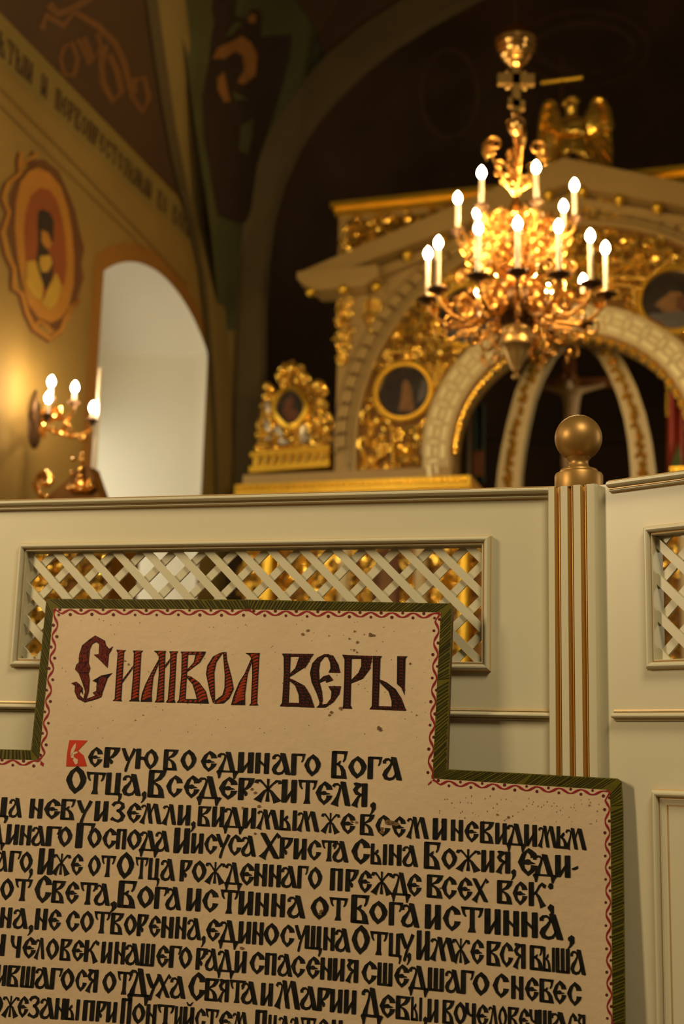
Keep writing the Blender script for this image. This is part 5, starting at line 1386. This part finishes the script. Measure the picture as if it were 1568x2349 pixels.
def make_arm(R, zd, zhub, hgt, seed, big):
    """one arm pointing along +x from the chandelier axis"""
    rr = random.Random(seed)
    P = lambda r, z, y=0.0: CB + Vector((r, y, z))
    a = MB(); dz = zd - .03
    s = R / .43
    pts = [P(.05, zhub), P(.10 * s, zhub - .02), P(.19 * s, dz - .075 * s), P(.29 * s, dz - .10 * s), P(.37 * s, dz - .075 * s), P(.42 * s, dz - .03), P(R, dz)]
    a.tube(pts, [.009, .010, .011, .010, .009, .008, .010], 7)
    f = lambda u, v, o: P(u, v, o - .02)
    for (u, v, q, a0, d, t) in ((.16 * s, dz + .005, .060 * s, 4.2, 1, 1.5), (.29 * s, dz - .025, .058 * s, 4.7, -1, 1.5), (.36 * s, dz - .125 * s, .040 * s, 1.6, -1, 1.3), (.22 * s, dz - .15 * s, .045 * s, 1.2, 1, 1.4), (.405 * s, dz + .035, .030 * s, 4.4, 1, 1.3), (.11 * s, dz + .085 * s, .042 * s, 3.6, -1, 1.4)):
        spiral(a, f, u, v, q, a0, d, t, 18, .02, .16, 6)
    for k in range(9):
        u = rr.uniform(.10, .40) * s; v = dz + rr.uniform(-.14, .05) * s; leaf(a, lambda x, y, o: P(x, y, o - .006 + rr.uniform(-.012, .012)), u, v, rr.uniform(.03, .055), rr.uniform(0, 6.28), 0, .34)
    for k in range(4): a.ball(P(rr.uniform(.12, .42) * s, dz + rr.uniform(-.15, .03) * s, rr.uniform(-.02, .02)), rr.uniform(.006, .010), 6)
    if big:
        a.tube([P(.20, dz - .10), P(.25, dz - .14), P(.31, dz - .155), P(.335, dz - .17)], [.006, .005, .005, .004], 6); a.ball(P(.337, dz - .178), .010, 8); a.ball(P(.338, dz - .195), .006, 6)
    arm = a.build('candle_arm', M_BRASSD, ch, 45)
    candle_parts(arm, R, zd, hgt, .0200, P(R, 0), .052 if big else .034, M_BULB)
    return arm


def copy_arm(src, ang):
    c = src.copy(); COL.objects.link(c); c.rotation_euler.z = ang
    for ch_ in src.children:
        d = ch_.copy(); COL.objects.link(d); d.parent = c
    return c


RU, RL_ = r_(136), r_(206)
zu = cz(451) - .017 - .145; zlw = cz(605) - .018 - .205
low0 = make_arm(RL_, zlw, zlw - .02, .205, 3, True)
for k, dg in enumerate([172, 154, 121, 97, 72, 47, 25, 328, 300, 252]):
    o = low0 if k == 0 else copy_arm(low0, radians(-dg))
    o.rotation_euler.z = radians(-dg)     # picture angle: 90 = nearest the camera
up0 = make_arm(RU, zu, zu + .03, .145, 8, False)
for k, dg in enumerate([132, 79, 22, 194, 333, 235, 285]):
    o = up0 if k == 0 else copy_arm(up0, radians(-dg))
    o.rotation_euler.z = radians(-dg)
# scroll brackets round the stem
P = lambda r, z, y=0.0: CB + Vector((r, y, z))
m = MB(); f = lambda u, v, o: P(u, v, o - .02)
for u, v, q, a0, d in ((r_(52), cz(335), r_(24), 4.6, 1), (r_(62), cz(352), r_(16), 2.0, -1), (r_(28), cz(415), r_(17), 1.2, 1), (r_(40), cz(382), r_(14), 3.2, -1)): spiral(m, f, u, v, q, a0, d, 1.5, 18, .02, .135, 6)
m.tube([P(r_(8), cz(440)), P(r_(26), cz(425)), P(r_(38), cz(395)), P(r_(52), cz(372)), P(r_(64), cz(350)), P(r_(74), cz(345))], [.006, .007, .007, .006, .006, .005], 6)
m.tube([P(r_(70), cz(324)), P(r_(76), cz(338)), P(r_(75), cz(356)), P(r_(69), cz(374))], [.004, .013, .013, .003], 7)
for k in range(2): leaf(m, lambda x, y, o: P(x, y, o - .005), r_(24 + 22 * k), cz(425 - 18 * k), .04, 1.2 + .5 * k, 0, .4)
b0 = m.build('scroll_bracket', M_BRASSD, ch, 45)
for k in range(4):
    o = b0 if k == 0 else b0.copy()
    if k: COL.objects.link(o)
    o.rotation_euler.z = radians(6 + 90 * k)
m = MB()                                  # middle crest of scrolls between the tiers
for u, v, q, a0, d in ((r_(62), cz(560), r_(26), 4.4, 1), (r_(95), cz(590), r_(22), 1.2, -1), (r_(118), cz(560), r_(15), 3.0, 1), (r_(48), cz(505), r_(18), 1.0, -1), (r_(78), cz(520), r_(14), 4.0, 1), (r_(120), cz(625), r_(20), 4.6, 1)): spiral(m, f, u, v, q, a0, d, 1.5, 18, .02, .135, 6)
m.tube([P(r_(26), cz(600)), P(r_(60), cz(592)), P(r_(92), cz(570)), P(r_(112), cz(545)), P(r_(128), cz(515)), P(RU, zu - .03)], [.007, .009, .008, .008, .007, .006], 6)
m.tube([P(r_(30), cz(650)), P(r_(70), cz(640)), P(r_(110), cz(612)), P(r_(135), cz(640))], .007, 6)
for k in range(4): leaf(m, lambda x, y, o: P(x, y, o - .005), r_(45 + 20 * k), cz(605 - 18 * k), .045, 1.0 + 1.3 * k, 0, .34)
b0 = m.build('scroll_bracket', M_BRASSD, ch, 45)
for k, dg in enumerate([132, 79, 22, 194, 333, 235, 285]):
    o = b0 if k == 0 else b0.copy()
    if k: COL.objects.link(o)
    o.rotation_euler.z = radians(-dg)

# ================================================================== wall sconce
SX = WL.az(80, 960)
wp = lambda x, y, o: WL.px(x, y, o)
sn = thing('wall_sconce', WL.px(80, 980, 0), 'small gilded wall sconce with four lit candle bulbs beside the window niche', 'wall lamp')
m = MB(); c = WL.px(80, 975, .0); rows = []
for rr_, o in ((.02, .03), (.06, .025), (.085, .010), (.09, 0)): rows.append([c + WL.e * rr_ * .8 * cos(t) + Vector((0, 0, 1.5 * rr_ * sin(t))) - WL.n * o for t in [2 * pi * k / 20 for k in range(21)]])
m.grid(rows); m.tube([wp(84, 895, .02), wp(78, 925, .035), wp(76, 960, .03), wp(80, 1010, .02)], [.006, .014, .012, .004], 7); m.build('backplate', M_DISH, sn, 40)
hub = WL.px(92, 985, .07)
for (x, y, off, fr_) in ((118, 876, .19, 915), (111, 913, .20, 955), (172, 889, .27, 925), (213, 935, .38, 965)):
    fl = WL.px(x, y, off); zd = WL.px(x, fr_, off).z
    m = MB(); mid = (hub + fl) / 2; mid.z = zd - .075; q = Vector((fl.x, fl.y, zd - .03)); q1 = q.copy(); q1 = q1 * .75 + hub * .25; q1.z = zd - .085
    m.tube([hub, hub * .65 + mid * .35 + Vector((0, 0, .01)), mid, q1, Vector((q.x, q.y, zd - .06)), q], [.009, .010, .010, .009, .008, .009], 6)
    d = Vector((fl.x - hub.x, fl.y - hub.y, 0)); L0 = d.length; d.normalize(); up = Vector((0, 0, 1)); sd = d.cross(up)
    f = lambda u, v, o: Vector((hub.x, hub.y, 0)) + d * u + up * v + sd * (o - .02)
    spiral(m, f, L0 * .55, zd - .045, .036, 4.5, -1, 1.4, 16, .02, .22, 6); spiral(m, f, L0 * .85, zd - .095, .024, 1.5, 1, 1.3, 14, .02, .22, 6)
    for k in range(4): leaf(m, lambda a, b, o: f(a, b, .02 + o), L0 * (.3 + .2 * k), zd - .07, .045, 1.5 + k, 0, .4)
    arm = m.build('sconce_arm', M_BRASS, sn, 45)
    candle_parts(arm, 0, zd, max(.03, fl.z - .03 - zd), .0185, Vector((fl.x, fl.y, 0)), .028, M_SBULB)

# ------------------------------------------------------------------ carved icon case below the sconce, tall candle beside it
LP = Plane(atd(150, 1140, 6.0), radians(17)); lp = lambda x, y, o=0.0: LP.at(*LP.az(x, y), o); lz = lambda x, y: LP.az(x, y)
ks = thing('icon_stand', lp(160, 1150) * 1.0 - Vector((0, 0, lp(160, 1150).z)), 'carved gold icon stand with scrolled crest below the wall sconce, behind the partition', 'icon case')
a0, a1 = lz(62, 1150)[0], lz(262, 1150)[0]; zt = lz(160, 1152)[1]
m = MB(); m.pbox(LP, a0, a1, 0, zt, -.30, 0); m.prism([lp(96, 1152, .0), lp(232, 1148, .0), lp(205, 1070, .0), lp(190, 1066, .0)], [lp(96, 1152, -.1), lp(232, 1148, -.1), lp(205, 1070, -.1), lp(190, 1066, -.1)]); m.build('case_body', M_GOLDK, ks, 0)
m = MB(); carve(m, lambda a, z, o: LP.at(a, z, o), lambda a, z: True, a0 + .03, a1 - .03, .5, zt - .03, .05, .66, 41); m.build('case_carving', M_GOLD, ks, 40)
m = MB(); f = lambda u, v, o: LP.at(u, v, o)
u, v = lz(112, 1106); spiral(m, f, u, v, .050, 3.9, -1, 1.35, 22, .03, .30, 8)
m.tube([lp(88, 1108, .03), lp(92, 1125, .03), lp(102, 1140, .03), lp(112, 1150, .03)], [.017, .016, .014, .012], 8)
for x, y, r in ((101, 1134, .014), (116, 1143, .014), (173, 1089, .013), (212, 1119, .016), (168, 1124, .018), (180, 1122, .018), (194, 1126, .018)): m.ball(lp(x, y, .04), r, 10)
for k, (x, y) in enumerate(((195, 1045), (193, 1058), (190, 1080), (189, 1095), (186, 1108))): m.ball(lp(x, y, .03), (.010, .013, .011, .014, .016)[k], 10, 0, (.014, .018, .024, .018, .014)[k])
for k in range(5): leaf(m, f, *lz(195, 1128), .07, .2 + .65 * k, .03, .3)
leaf(m, f, *lz(180, 1061), .03, 2.6, .03, .4); m.build('scrolled_crest', M_BRASS, ks, 45)
p = atd(214, 1110, 6.55); zt2 = atd(220, 842, 6.55).z
tc_ = thing('tall_candle', Vector((p.x, p.y, 0)), 'tall thin white candle standing at the near edge of the window niche', 'candle')
m = MB(); m.lathe([(.010, p.z - .15), (.0115, p.z), (.0115, zt2 - .01), (.006, zt2), (0, zt2 + .001)], (p.x, p.y, 0), 14); m.build('wax_shaft', M_TALL, tc_, 40)
m = MB(); m.lathe([(.11, 0), (.11, .03), (.04, .06), (.022, .12), (.02, p.z - .3), (.04, p.z - .25), (.02, p.z - .2), (.035, p.z - .15), (.0, p.z - .15)], (p.x, p.y, 0), 18); m.build('candlestick', M_GOLDF, tc_, 40)
